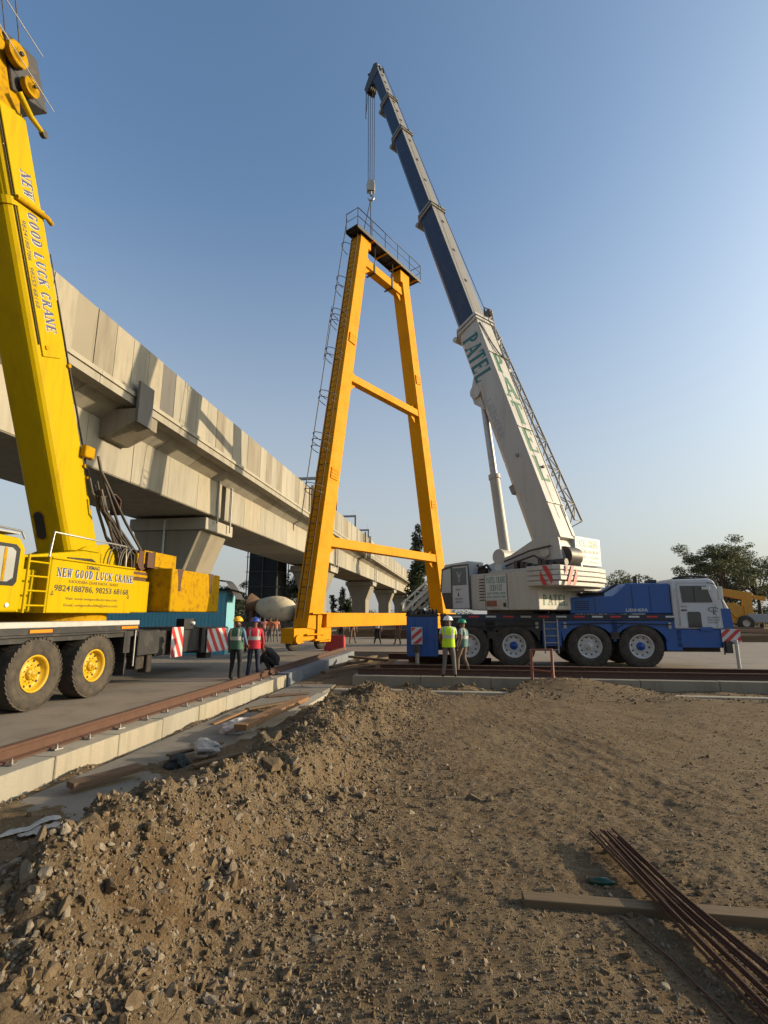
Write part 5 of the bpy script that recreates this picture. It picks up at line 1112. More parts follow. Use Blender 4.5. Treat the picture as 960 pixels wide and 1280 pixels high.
# ================================================================== PEOPLE
def person(name_label, loc, rz, shirt, trousers, helmet=None, vest=None, pose=None, h=1.70, sleeves='short', hairc='hair', group=None, cap=None, flare=0, bulk=1.0):
    root = thing('person', name_label, 'person', Matrix.Translation(loc) @ Matrix.Rotation(rz, 4, 'Z') @ Matrix.Scale(h/1.70, 4), group)
    J = {'pelvis': (0, 0, .93), 'spine': (0, -.01, 1.10), 'chest': (0, -.01, 1.30), 'neck': (0, .0, 1.45), 'head0': (0, .015, 1.53), 'head1': (0, .02, 1.60), 'top': (0, .01, 1.67),
         'shl': (-.185, 0, 1.39), 'shr': (.185, 0, 1.39), 'ell': (-.245, -.02, 1.12), 'elr': (.245, -.02, 1.12), 'wrl': (-.255, .07, .87), 'wrr': (.255, .07, .87),
         'hil': (-.095, 0, .90), 'hir': (.095, 0, .90), 'knl': (-.115, .03, .49), 'knr': (.115, .03, .49), 'anl': (-.13, -.01, .085), 'anr': (.13, -.01, .085), 'tol': (-.15, .15, .035), 'tor': (.15, .15, .035)}
    J.update(pose or {}); _f = J.pop('_f', (0, 1, 0)); N = list(J); ix = {n: i for i, n in enumerate(N)}
    E = [('pelvis', 'spine'), ('spine', 'chest'), ('chest', 'neck'), ('neck', 'head0'), ('head0', 'head1'), ('head1', 'top')]
    for q in 'lr': E += [('chest', 'sh'+q), ('sh'+q, 'el'+q), ('el'+q, 'wr'+q), ('pelvis', 'hi'+q), ('hi'+q, 'kn'+q), ('kn'+q, 'an'+q), ('an'+q, 'to'+q)]
    RAD = {'pelvis': (.155, .115), 'spine': (.145, .11), 'chest': (.165, .12), 'neck': (.058, .058), 'head0': (.072, .082), 'head1': (.078, .098), 'top': (.062, .075), 'sh': .07, 'el': .047, 'wr': .033, 'hi': .098, 'kn': .068+flare, 'an': .05+flare, 'to': .040}
    me = bpy.data.meshes.new('body'); me.from_pydata([J[n] for n in N], [(ix[a], ix[b]) for a, b in E], [])
    o = bpy.data.objects.new('body', me); COL.objects.link(o)
    sk = o.modifiers.new('s', 'SKIN'); sk.branch_smoothing = .4; sb_ = o.modifiers.new('u', 'SUBSURF'); sb_.levels = 2; sb_.render_levels = 2
    lay = me.skin_vertices[0] if me.skin_vertices else None
    if lay is None:
        bm = bmesh.new(); bm.from_mesh(me); bm.verts.layers.skin.verify(); bm.to_mesh(me); bm.free(); lay = me.skin_vertices[0]
    for n in N:
        r = RAD.get(n) or RAD.get(n[:2]); r = r if isinstance(r, tuple) else (r, r); r = (r[0]*bulk, r[1]*bulk) if n[:2] not in ('he', 'to', 'ne') and n != 'top' else r
        lay.data[ix[n]].radius = r; lay.data[ix[n]].use_root = (n == 'pelvis')
    bpy.context.view_layer.update()
    ev = bpy.data.meshes.new_from_object(o.evaluated_get(bpy.context.evaluated_depsgraph_get()))
    bpy.data.objects.remove(o); bpy.data.meshes.remove(me)
    V = [v.co.copy() for v in ev.vertices]; F = [list(p.vertices) for p in ev.polygons]; bpy.data.meshes.remove(ev)
    seg = [(Vector(J[a]), Vector(J[b]), a, b) for a, b in E]
    def mt(c):
        best = min(seg, key=lambda s_: (lambda q: ((s_[0]+(s_[1]-s_[0])*q)-c).length)(max(0, min(1, (c-s_[0]).dot(s_[1]-s_[0])/max(1e-6, (s_[1]-s_[0]).length_squared)))))
        a, b = best[2], best[3]
        if a in ('neck', 'head0', 'head1') or b == 'neck' and (c-Vector(J['neck'])).length < .05: return 0
        if b[:2] == 'wr': return 1 if sleeves == 'long' else 0
        if b[:2] == 'el':
            if sleeves != 'short': return 1
            return 1 if (c-best[0]).length < .17 else 0
        if b[:2] == 'to': return 3
        if b[:2] == 'an': return 2
        if b[:2] in ('hi', 'kn') : return 2
        if a == 'pelvis' and c.z < J['pelvis'][2]+.03: return 2
        return 1
    MI = [mt(sum((V[i] for i in f), Vector())/len(f)) for f in F]
    mb = MB(); mb.v = V; mb.f = F; mb.mi = MI; mb.sm = [True]*len(F)
    hd = Vector(J['head1']); hf = (Vector(J['top'])-Vector(J['head0'])).normalized(); fwd = Vector(_f); fwd = (fwd-hf*fwd.dot(hf)).normalized(); sx = fwd.cross(hf)
    HM = frame(hd, sx, fwd, hf)
    sub = MB(HM)
    sub.lathe([(0, .004), (.035, .017), (.05, .014), (.052, 0)], (0, .085, .0), (0, .5, -.85), 8, 0); 
    for q in (-1, 1): sub.ball((q*.033, .084, .026), .012, 4, 5); sub.ball((q*.082, -.005, .005), .028, 0, 6, (.35, .7, 1.1))
    sub.ball((0, .082, -.052), .02, 4, 5, (1.2, .4, .28))
    for q in 'lr':
        w_ = Vector(J['wr'+q]); el = Vector(J['el'+q]); d = (w_-el).normalized(); sd_ = Vector((1, 0, 0)) if abs(d.x) < .8 else Vector((0, 1, 0)); sd_ = (sd_-d*sd_.dot(d)).normalized(); pn = d.cross(sd_)
        k = MB(); k.bar(w_-d*.01, w_+d*.085, .040, .055, 0, sd_, .034, .078); sub2 = k
        for i, L in enumerate((.062, .072, .068, .052)):
            off = pn*0+sd_*((i-1.5)*.020); b0 = w_+d*.08+off; k.tube([b0, b0+d*L*.5+pn*.006, b0+d*L*.9+pn*.022], [.010, .009, .007], 6, 0)
        tb = w_+d*.03+sd_*.036; k.tube([tb, tb+sd_*.022+d*.03, tb+sd_*.022+d*.062+pn*.01], [.012, .011, .008], 6, 0)
        mb.add(k.v, k.f, 0, True)
    o_ = len(mb.v); mb.v.extend(sub.v); mb.f.extend([[i+o_ for i in f] for f in sub.f]); mb.mi.extend(sub.mi); mb.sm.extend(sub.sm)
    mb.v = [MW[root.name] @ p for p in mb.v]
    body = mb.build('body', ['skin', shirt, trousers, 'shoe', 'hair'], root)
    HW = MW[root.name] @ HM
    if helmet:
        m = MB(HW); m.lathe([(.150, 0), (.147, .04), (.130, .085), (.10, .118), (.06, .134), (.035, .138), (.030, .150), (.022, .152), (.026, .136)], (0, .0, .0), (0, .0, 1), 20, 0)
        m.prism([(-.10, .10), (-.05, .185), (.05, .185), (.10, .10)], (0, 0, .028), (1, 0, 0), (0, 1, -.15), (0, 0, .01)); m.bar((0, -.11, .10), (0, .10, .11), .03, .09); m.build('helmet', helmet, root)
    else:
        m = MB(HW); m.ball((0, -.012, .03), .105, 0, 8, (.86, 1.0, .92)); m.build('hair', cap or hairc, root)
    if vest:
        ch, sp, nk = Vector(J['chest']), Vector(J['spine']), Vector(J['neck']); pv = Vector(J['pelvis']); m = MB(MW[root.name]); n = 22; rows = []
        prof = [(pv.lerp(sp, -.45), .192, .150), (pv.lerp(sp, .5), .182, .142), (sp, .178, .140), (sp.lerp(ch, .5), .186, .146), (ch, .200, .150), (ch.lerp(nk, .45), .205, .130), (ch.lerp(nk, .72), .165, .10), (ch.lerp(nk, .88), .085, .075)]
        vs = []
        for c, rx, ry in prof:
            for j in range(n): a = 2*math.pi*j/n; vs.append(c+Vector((rx*math.copysign(abs(math.cos(a))**.8, math.cos(a)), ry*math.copysign(abs(math.sin(a))**.8, math.sin(a)), 0)))
        for i in range(len(prof)-1):
            for j in range(n):
                side = abs(math.cos(2*math.pi*(j+.5)/n)) > .93
                if side and i in (4, 5): continue
                m.add([vs[i*n+j], vs[i*n+(j+1) % n], vs[(i+1)*n+(j+1) % n], vs[(i+1)*n+j]], [(0, 1, 2, 3)], vest[1] if False else (1 if i == 2 or (i in (3, 4, 5) and j % 11 in (3, 7)) else 0), True)
        m.build('vest', [vest[0], vest[1]], root, weld=.0008)
    return root
for nm, c in (('shirt_blue', (.10, .17, .30)), ('shirt_white', (.60, .60, .57)), ('shirt_red', (.42, .03, .04)), ('shirt_check', (.32, .38, .36)), ('cloth_black', (.012, .012, .015)), ('shirt_olive', (.20, .17, .07)), ('shirt_orange', (.62, .20, .10)), ('shirt_pink', (.55, .25, .20)), ('shirt_maroon', (.20, .04, .05)),
        ('trouser_navy', (.018, .022, .045)), ('trouser_grey', (.16, .145, .14)), ('trouser_black', (.015, .015, .018)), ('trouser_brown', (.17, .12, .085)), ('vest_green', (.05, .13, .085)), ('vest_lime', (.50, .78, .02)), ('vest_red', (.55, .03, .05)), ('vest_teal', (.10, .20, .18)), ('vest_tape', (.45, .47, .44)),
        ('helmet_yellow', (.85, .45, .01)), ('helmet_blue', (.03, .07, .35)), ('helmet_white', (.80, .80, .78)), ('helmet_green', (.01, .26, .14)), ('cap_green', (.10, .13, .05))):
    mat(nm, c, .85 if 'helmet' not in nm else .35, tuple(x*.55 for x in c), .5, 9.0, bump=.25 if 'helmet' not in nm else 0, bscale=14)
away = 0.0
person('worker in yellow helmet and green vest standing by the rusty rail', S(-6.35, 14.45, 0), R(-12), 'shirt_blue', 'trouser_black', 'helmet_yellow', ('vest_green', 'vest_tape'), {'wrr': (.23, .16, .98), 'elr': (.26, -.02, 1.15), 'anl': (-.15, .03, .085), 'tol': (-.18, .18, .035)}, 1.74, 'long')
person('worker in blue helmet and red vest standing beside the rusty rail', S(-6.0, 14.9, 0), R(8), 'shirt_red', 'trouser_navy', 'helmet_blue', ('vest_red', 'vest_tape'), {'anl': (-.16, .02, .085), 'anr': (.15, -.03, .085)}, 1.72, 'long')
person('crouching worker in black clothes bending over the rail', S(-6.05, 16.9, 0), R(78), 'cloth_black', 'trouser_black', None, None,
       {'pelvis': (0, -.05, .30), 'spine': (0, .0, .47), 'chest': (0, .17, .62), 'neck': (0, .30, .70), 'head0': (0, .37, .73), 'head1': (0, .43, .75), 'top': (0, .48, .79), 'shl': (-.18, .23, .66), 'shr': (.18, .23, .66), 'ell': (-.22, .36, .43), 'elr': (.22, .36, .43), 'wrl': (-.12, .52, .26), 'wrr': (.12, .52, .26),
        'hil': (-.10, -.03, .27), 'hir': (.10, -.03, .27), 'knl': (-.17, .32, .48), 'knr': (.17, .32, .48), 'anl': (-.14, .12, .085), 'anr': (.14, .12, .085), 'tol': (-.15, .28, .035), 'tor': (.15, .28, .035), '_f': (0, .7, -.7)} , 1.78, 'long', cap='cap_green', bulk=1.3)
person('worker in white helmet and lime vest with his back to the camera', (1.95, 15.95, .0), R(-4), 'shirt_white', 'trouser_grey', 'helmet_white', ('vest_lime', 'vest_tape'), {'ell': (-.25, .02, 1.12), 'wrl': (-.20, .18, .95), 'elr': (.22, .06, 1.13), 'wrr': (.13, .20, .98), 'anl': (-.17, -.02, .085), 'tol': (-.2, .13, .035), 'anr': (.17, .0, .085), 'tor': (.2, .15, .035), 'knr': (.14, .02, .49)}, 1.76)
person('worker in green helmet and checked shirt stepping beside the crane wheel', (2.55, 17.0, .005), R(60), 'shirt_check', 'trouser_brown', 'helmet_green', ('vest_teal', 'vest_tape'), {'elr': (.26, -.06, 1.13), 'wrr': (.27, .02, .88), 'anl': (-.12, .16, .085), 'tol': (-.13, .32, .035), 'knl': (-.12, .16, .49), 'anr': (.12, -.14, .10), 'tor': (.13, .01, .035)}, 1.66)
for px_, Y, rz, sh_, tr_, lab in ((427, 33.8, 160, 'shirt_maroon', 'trouser_black', 'far worker in dark red shirt standing beside the red barrier'), (441, 34.4, 200, 'shirt_maroon', 'trouser_brown', 'far worker with arms down second from the red barrier'), (472, 33.6, 180, 'shirt_white', 'trouser_black', 'far worker in white shirt seen under the amber base beam'), (497, 33.0, 150, 'shirt_maroon', 'trouser_brown', 'far worker standing left of the blue rear box of the crane')):
    person(lab, ((px_-480)/652*Y, Y, 0), R(rz), sh_, tr_, None, None, {'anl': (-.2, .0, .085), 'tol': (-.22, .14, .035), 'anr': (.2, .0, .085), 'tor': (.22, .14, .035)}, 1.68)
for px_, Y, rz, sh_, lab in ((331, 36.5, 190, 'shirt_pink', 'worker in pale pink shirt in front of the mixer truck'), (338.5, 36.2, 170, 'shirt_orange', 'worker in bright orange shirt in front of the mixer truck'), (346, 36.0, 200, 'shirt_orange', 'worker in orange shirt nearest the mixer truck front'), (325, 36.8, 180, 'shirt_maroon', 'worker in dark shirt behind the mixer chute')):
    person(lab, ((px_-480)/652*Y, Y, 0), R(rz), sh_, 'trouser_grey', None, None, None, 1.62)

# ================================================================== THINGS ON THE YARD
MXM = frame((-10.0, 47.5, 0), (.99, -.12, 0), (.12, .99, 0), (0, 0, 1)); mx = thing('mixer_truck', 'cream concrete mixer truck parked under the viaduct behind the amber leg', 'truck', MXM)
m = MB(MXM); m.b2((-2.6, -1.1, .75), (3.9, 1.1, 1.15)); m.build('chassis', 'dark_steel', mx)
m = MB(MXM); dv = Vector((1, 0, -.20)).normalized(); m.lathe([(-1.5, .55), (-1.4, .62), (-.7, .95), (.1, 1.22), (.9, 1.24), (1.6, 1.05), (2.0, .75), (2.1, .1)], (-.1, 0, 2.35), dv, 28)
for i in range(20):
    pass
m.build('drum', 'mixer_cream', mx)
m = MB(MXM); m.lathe([(-2.3, .95), (-1.5, .62), (-1.45, .5), (-2.2, .82)], (-.1, 0, 2.38), dv, 20); m.b2((-2.2, -.5, .9), (-1.9, -.42, 2.6)); m.b2((-2.2, .42, .9), (-1.9, .5, 2.6)); m.prism([(0, 0), (.9, -.5), (.9, -.4), (0, .2)], (-2.1, -.3, 1.6), (-1, 0, 0), (0, 0, 1), (0, .6, 0)); m.build('chute', 'rust_brown', mx)
m = MB(MXM); m.prism([(2.3, 1.0), (3.9, 1.0), (3.95, 1.8), (3.7, 2.75), (2.3, 2.8)], (0, -1.15, 0), (1, 0, 0), (0, 0, 1), (0, 2.3, 0)); k = m.build('cab', 'sign_white', mx, bevel=.05)
m = MB(MXM); m.prism([(2.75, 1.85), (3.75, 1.85), (3.6, 2.55), (2.75, 2.55)], (0, -1.165, 0), (1, 0, 0), (0, 0, 1), (0, .012, 0)); m.build('window', 'window_glass', k)
for x in (-1.7, -.4, 3.1):
    m = MB(MXM); m.lathe([(0, .3), (-.02, .5), (.3, .5), (.3, .1)], (x, -1.15, .5), (0, 1, 0), 20, 0); m.lathe([(.04, .3), (.06, .0)], (x, -1.15, .5), (0, 1, 0), 16, 1); m.build('wheel', ['tyre_rubber', 'rim_white'], mx)
br = None
brM = Matrix.Translation((-2.55, 27.5, 0)) @ Matrix.Rotation(R(-8), 4, 'Z'); b = thing('barrier', 'red plastic barrier standing near the foot of the yellow frame', 'barrier', brM)
m = MB(brM); m.prism([(-.55, 0), (.55, 0), (.52, .2), (.50, .78), (-.50, .78), (-.52, .2)], (0, -.2, .02), (1, 0, 0), (0, 0, 1), (0, .4, 0))
for i in range(5): m.b2((-.45+i*.2, -.215, .2), (-.36+i*.2, -.2, .68))
m.build('panel', 'barrier_red', b, bevel=.02)
for x in (-.5, .25): m = MB(brM); m.b2((x, -.3, 0), (x+.25, .3, .1)); m.build('foot', 'barrier_red', b)
fm = MB(); p0 = Vector((4.15, 14.95, -.05)); p1 = Vector((4.62, 14.6, .0))
fm.tube([p0, p0+Vector((0, 0, .92)), p1+Vector((0, 0, .90)), p1+Vector((0, 0, -.15))], .042, 8); fm.tube([p0+Vector((0, 0, .38)), p1+Vector((0, 0, .30))], .024, 8)
tag(fm.build('steel_stand', 'red_oxide'), 'small reddish steel frame standing at the crest of the dirt', 'stand')
# old orange crane far right
OM = frame((41.2, 62.5, 0), (.97, -.22, 0), (.22, .97, 0), (0, 0, 1)); oc_ = thing('old_crane', 'old orange yard crane parked by the trees behind the white truck cab', 'crane', OM)
m = MB(OM); m.b2((-3.2, -1.1, .8), (3.0, 1.1, 1.3)); m.build('chassis', 'old_orange', oc_, bevel=.03)
m = MB(OM); m.prism([(-2.8, 1.3), (1.5, 1.3), (1.6, 2.6), (.5, 3.2), (-1.2, 3.0), (-2.8, 2.2)], (0, -.9, 0), (1, 0, 0), (0, 0, 1), (0, 1.8, 0)); m.build('body', 'old_orange', oc_, bevel=.03)
m = MB(OM); m.bar((-4.2, -.2, 5.15), (2.6, -.2, 3.9), .6, .9); m.bar((2.6, -.2, 3.92), (4.0, -.2, 3.65), .5, .45); m.build('boom', 'old_orange', oc_, bevel=.02)
m = MB(OM); m.tube([(-.2, -.9, 1.5), (-2.0, -.6, 4.4)], .14, 8); m.tube([(.6, -1.0, 1.3), (-1.3, -.6, 4.0)], .1, 8); m.b2((1.4, -1.0, 1.3), (2.3, -.5, 3.6)); m.build('strut', 'old_orange', oc_)
m = MB(OM); m.b2((1.6, -1.2, .9), (3.8, 1.1, 1.9)); m.b2((3.8, -.9, 1.3), (6.8, .9, 1.9)); m.build('ballast', 'galv_grey', oc_, bevel=.05)
for x in (-2.2, 1.3):
    m = MB(OM); m.lathe([(0, .4), (-.03, .85), (.4, .85), (.4, .2)], (x, -1.35, .85), (0, 1, 0), 24, 0); m.lathe([(.04, .45), (.1, .2), (.1, 0)], (x, -1.35, .85), (0, 1, 0), 16, 1); m.build('wheel', ['tyre_rubber', 'mixer_cream'], oc_)
# pale ramp girders beyond the crane
rp = thing('truss_stack', 'pale steel trusses leaning in a pile behind the right leg of the frame', 'trusses', Matrix.Translation((4.6, 50, 0)))
for k in range(3):
    m = MB(); o = Vector((1.9+k*.75, 49+k*.7, 2.2)); e = o+Vector((3.3, .5, 2.9)); up = Vector((-.3, 0, .55))
    m.bar(o, e, .22, .22); m.bar(o+up, e+up, .18, .18)
    for q in range(7): a = o.lerp(e, q/7); c = o.lerp(e, (q+1)/7); m.bar(a+(up if q % 2 else up*0), c+(up*0 if q % 2 else up), .1, .1)
    m.build('truss', 'cream_paint', rp)
for p, q in (((1.4, 48.6, 0), (2.2, 52, 2.1)), ((5.0, 48.8, 0), (5.8, 52, 4.6))): m = MB(); m.b2(p, q); m.build('support', 'dark_steel', rp)
rr = random.Random(9)
def pile(name, label, X, Y, n, L, mt, hh, ang=0.0, cat='pile', th=.22):
    t = thing(name, label, cat, Matrix.Translation((X, Y, 0)))
    m = MB()
    for i in range(n):
        a = ang+rr.uniform(-.06, .06); z = th*.55+th*1.02*(i % hh); q = (i//hh)*.42
        d = Vector((math.cos(a), math.sin(a), 0))*L/2; c = Vector((X+rr.uniform(-.4, .4), Y+q, z)); m.bar(c-d, c+d+Vector((0, 0, rr.uniform(-.02, .03))), th, th)
    m.build('stack', mt, t); return t
pile('timber_pile', 'low pile of grey timbers behind the striped front outrigger', 23.5, 36, 12, 7, 'timber', 2)
pile('steel_pile', 'rusty steel sections stacked on the yard at the right edge', 29.5, 42, 10, 8, 'rust_dark', 3, .1)
pile('timber_pile', 'pale timbers lying beyond the front of the white crane', 26.0, 46, 10, 6, 'timber', 2, -.2)
pile('steel_pile', 'dark steel sections lying under the old orange crane', 36.5, 56.5, 10, 9, 'rust_dark', 2, .05)
pile('formwork_pile', 'grey formwork stacked beside the old orange crane', 49.0, 60, 18, 6, 'galv_grey', 6, .05, th=.3)
pile('timber_pile', 'pale timber pile beyond the far workers', -1.5, 44, 12, 5, 'timber', 3, .1)
pile('steel_pile', 'dark steel pile behind the far workers under the base beam', 1.6, 41, 9, 4, 'rust_dark', 3, -.1)
pile('formwork_pile', 'grey formwork pile standing beyond the far workers', -.5, 52, 18, 5, 'galv_grey', 6, 0, th=.3)
# ================================================================== FOREGROUND
def ground_bar(name, label, p0, p1, w, h, mt, cat, lift=0.0, bev=.006):
    a = Vector((p0[0], p0[1], hz(*p0)+h/2+lift)); b_ = Vector((p1[0], p1[1], hz(*p1)+h/2+lift)); L = (b_-a).length
    m = MB(); m.bar((-L/2, 0, 0), (L/2, 0, 0), w, h); o = m.build(name, mt, bevel=bev, seg=2)
    x = (b_-a).normalized(); y = Vector((0, 0, 1)).cross(x).normalized(); z = x.cross(y); o.matrix_world = frame((a+b_)/2, x, y, z); return tag(o, label, cat)
ground_bar('timber_beam', 'long weathered timber beam on the dirt under the rusty rebar', (.83, 3.46), (2.75, 3.22), .10, .062, 'timber', 'timber', -.018)
ground_bar('timber_plank', 'dark timber plank lying in the trench at the foot of the kerb', S(-4.62, 6.0)[:2], S(-4.2, 6.75)[:2], .20, .07, 'timber_dark', 'plank', .10)
o = ground_bar('timber_plank', 'orange tinted timber plank ending beside the plastic bag', S(-3.70, 8.75)[:2], S(-3.45, 11.6)[:2], .24, .09, 'timber_orange', 'plank', .10); o.location.z = .0
ground_bar('timber_plank', 'short broken board lying on the heap by the kerb', S(-3.6, 7.0)[:2], S(-3.15, 7.5)[:2], .12, .03, 'timber', 'plank', .03)
# rebar: ten bars in a splayed bundle over the beam
zb = hz(1.6, 3.38)+.066
rr = random.Random(21)
for i in range(13):
    x0 = 1.60+.014*i+rr.uniform(-.025, .025); y0 = 4.34+rr.uniform(-.15, .08); xm = 1.57+.015*i+rr.uniform(-.01, .01); x1 = 1.58+.030*i+rr.uniform(-.03, .03); y1 = 1.9
    zz = .012*(i % 3)
    pts = []
    for q in range(15):
        u = q/14; Y = y0+(y1-y0)*u
        X = x0+(xm-x0)*min(1, u*2.6)+(x1-xm)*max(0, (u-.38)/.62)**1.1
        if Y > 3.38: k = (Y-3.38)/(y0-3.38); Zc = zb-.02*k
        else: k = (3.38-Y)/1.5; Zc = zb-.03*k
        pts.append((X, Y, Zc+zz+.01))
    m = MB(); m.tube(pts, .0078, 6)
    for q in range(14):
        for e in range(7): a = Vector(pts[q]).lerp(Vector(pts[q+1]), e/7); b_ = Vector(pts[q]).lerp(Vector(pts[q+1]), e/7+.03); m.tube([a, b_], .0092, 6, 0, False)
    tag(m.build('rebar', 'rebar_rust'), 'rusty ribbed steel bar in the splayed bundle across the timber beam', 'rebar', 'rusty rebars across the timber beam')
m = MB(); pts = [(1.34+.03*q+.03*math.sin(q*.8), 3.25-.16*q, hz(1.34+.03*q, 3.25-.16*q)+.012) for q in range(9)]; m.tube(pts, .006, 6); tag(m.build('wire_rod', 'rust'), 'thin rusty rod lying apart to the left of the rebar bundle', 'rod')
# bag, cloth, bottle
def crumple(name, label, cat, X, Y, r, mt, sc, seed, z=None):
    rn = random.Random(seed); bm = bmesh.new(); bmesh.ops.create_icosphere(bm, subdivisions=3, radius=1)
    off = [rn.uniform(-9, 9) for _ in range(3)]
    for v in bm.verts:
        n_ = v.co.normalized(); from mathutils import noise as mn
        d = mn.noise(n_*1.6+Vector(off))*.45+mn.noise(n_*4+Vector(off))*.22; v.co = n_*(1+d); v.co = Vector((v.co.x*sc[0], v.co.y*sc[1], v.co.z*sc[2]))*r
    me = bpy.data.meshes.new(name); bm.to_mesh(me); bm.free(); me.materials.append(M_(mt)); o = bpy.data.objects.new(name, me); COL.objects.link(o)
    o.location = (X, Y, (hz(X, Y) if z is None else z)+r*sc[2]*.55); o.rotation_euler = (0, 0, rn.random()*6); return tag(o, label, cat)
p = S(-4.0, 9.4); crumple('plastic_bag', 'crumpled white and red plastic bag lying in the trench by the kerb', 'bag', p.x, p.y, .25, 'bag_white', (1.25, .8, .6), 3, -.25)
p = S(-3.72, 7.6); crumple('sack', 'grey brown cement sack crumpled on the heap beside the kerb', 'sack', p.x, p.y, .20, 'cloth_white', (1.4, .8, .5), 5, -.12)
p = S(-3.95, 7.2); crumple('sack', 'dark torn sack lying against the kerb', 'sack', p.x, p.y, .16, 'sack_and_shade', (1.2, .8, .7), 6, -.25)
def sheetlet(name, label, c, L, W, a, mt, seed):
    rn = random.Random(seed); vs = []; n, k = 14, 6; ca_, sa_ = math.cos(a), math.sin(a)
    for i in range(n+1):
        for j in range(k+1):
            x = (i/n-.5)*L; y = (j/k-.5)*W*(1-.35*abs(i/n-.5)); X = c[0]+x*ca_-y*sa_; Y = c[1]+x*sa_+y*ca_
            vs.append((X, Y, max(hz(X, Y), -.235)+.03+.012*math.sin(i*1.3+j)+rn.uniform(0, .012)))
    m = MB(); m.add(vs, [(i*(k+1)+j, i*(k+1)+j+1, (i+1)*(k+1)+j+1, (i+1)*(k+1)+j) for i in range(n) for j in range(k)], 0, True); o = m.build(name, mt); sm_ = o.modifiers.new('t', 'SOLIDIFY'); sm_.thickness = .004; return tag(o, label, 'cloth')
p = S(-4.25, 4.9); sheetlet('cloth_scrap', 'long pale strip of cloth at the foot of the dirt heap', (p.x, p.y), .75, .10, R(62), 'cloth_white', 1)
p = S(-4.02, 4.95); sheetlet('cloth_scrap', 'wide pale scrap of cloth beside the long strip on the heap', (p.x, p.y), .42, .20, R(58), 'cloth_white', 2)
X, Y = 1.42, 3.72; m = MB(); z = hz(X, Y)+.008; m.lathe([(-.09, 0), (-.09, .026), (.02, .028), (.05, .012), (.085, .010), (.085, 0)], (X, Y, z), (.95, -.25, .05), 14); tag(m.build('bottle', 'glass_green'), 'green glass bottle half hidden behind the timber beam', 'bottle')
# ------------------------------------------------------------------ rocks and gravel
def rockmesh(seed, sub=3):
    from mathutils import noise as mn
    rn = random.Random(seed); bm = bmesh.new(); bmesh.ops.create_icosphere(bm, subdivisions=sub, radius=1); off = Vector([rn.uniform(-20, 20) for _ in range(3)])
    pl_ = [(Vector([rn.gauss(0, 1) for _ in range(3)]).normalized(), rn.uniform(.25, .7)) for _ in range(11)]
    for v in bm.verts:
        c = v.co.copy()
        for n_, d in pl_:
            k = c.dot(n_)
            if k > d: c -= n_*(k-d)
        v.co = c*(1+.14*mn.noise(c*2.2+off)+.06*mn.noise(c*6+off))
    me = bpy.data.meshes.new('rock'); bm.to_mesh(me); bm.free(); me.polygons.foreach_set('use_smooth', np.zeros(len(me.polygons), bool)); me.materials.append(M_('rock'))
    return me
RK = [rockmesh(i) for i in range(8)]; RS = [rockmesh(i+40, 2) for i in range(8)]
def rock(X, Y, r, label, group=None, i=0, sc=(1, .8, .7), sink=.25):
    o = bpy.data.objects.new('rock', RK[i % 8]); COL.objects.link(o); o.location = (X, Y, hz(X, Y)+r*sc[2]*(1-2*sink)*.5); q = random.Random(i*7+int(X*1000)); o.scale = (r*sc[0]*q.uniform(.8, 1.25), r*sc[1]*q.uniform(.6, 1.0), r*sc[2]*q.uniform(.6, 1.0)); o.rotation_euler = (q.uniform(-.5, .5), q.uniform(-.5, .5), q.random()*6.28); return tag(o, label, 'rock', group)
rock(-.98, 4.83, .135, 'large pale rock on the right flank of the dirt heap', i=0); rock(-1.12, 5.55, .16, 'broad flat pale rock near the top of the dirt heap', i=1, sc=(1.3, .8, .6))
rock(.87, 5.42, .09, 'grey rock lying alone on the flat dirt in the middle', i=2); rock(1.02, 5.36, .07, 'smaller rock touching the grey rock on the flat dirt', i=3)
rock(-.90, 3.35, .085, 'grey rock with a dark side at the foot of the heap', i=4); rock(-1.52, 2.95, .10, 'orange brown clod beside a dark hollow on the near heap', i=5)
rock(-1.30, 2.72, .095, 'tilted brown slab of earth low on the near heap', i=6, sc=(1, .5, .9)); rock(-1.62, 2.68, .085, 'square tan clod at the bottom left of the heap', i=7, sc=(.8, .8, .9))
rock(2.05, 3.98, .06, 'grey rock lying just behind the timber beam at right', i=2); rock(1.22, 2.95, .045, 'grey rock in front of the timber beam', i=1)
rock(-1.95, 3.1, .10, 'tan clod on the left shoulder of the near heap', i=3); rock(-.62, 8.6, .12, 'pale rock near the far end of the dirt heap', i=4); rock(-2.35, 4.1, .11, 'dark edged rock at the upper left of the heap', i=6)
rq = random.Random(77)
for i in range(46):
    s = rq.uniform(2.2, 11); t = float(np.interp(s, EDGE_S, EDGE_T))+rq.gauss(.75, .55); p = S(t, s); rock(p.x, p.y, rq.uniform(.025, .055), 'loose brown stone scattered over the dirt heap', 'stones on the dirt heap', rq.randrange(8), (1, .8, .75), .2)
for i in range(36):
    Y = rq.uniform(2.6, 12.5); X = rq.uniform(-.4, .85*Y); rock(X, Y, rq.uniform(.015, .035), 'loose stone scattered over the flat dirt', 'stones on the flat dirt', rq.randrange(8), (1, .85, .7), .25)
for i in range(26):
    p = S(rq.uniform(-3.2, 1.6), rq.uniform(14.6, 16.1)); rock(p.x, p.y, rq.uniform(.05, .13), 'broken stone lying in the gap before the cross kerb', 'stones before the cross kerb', rq.randrange(8), (1, .85, .8), .2)
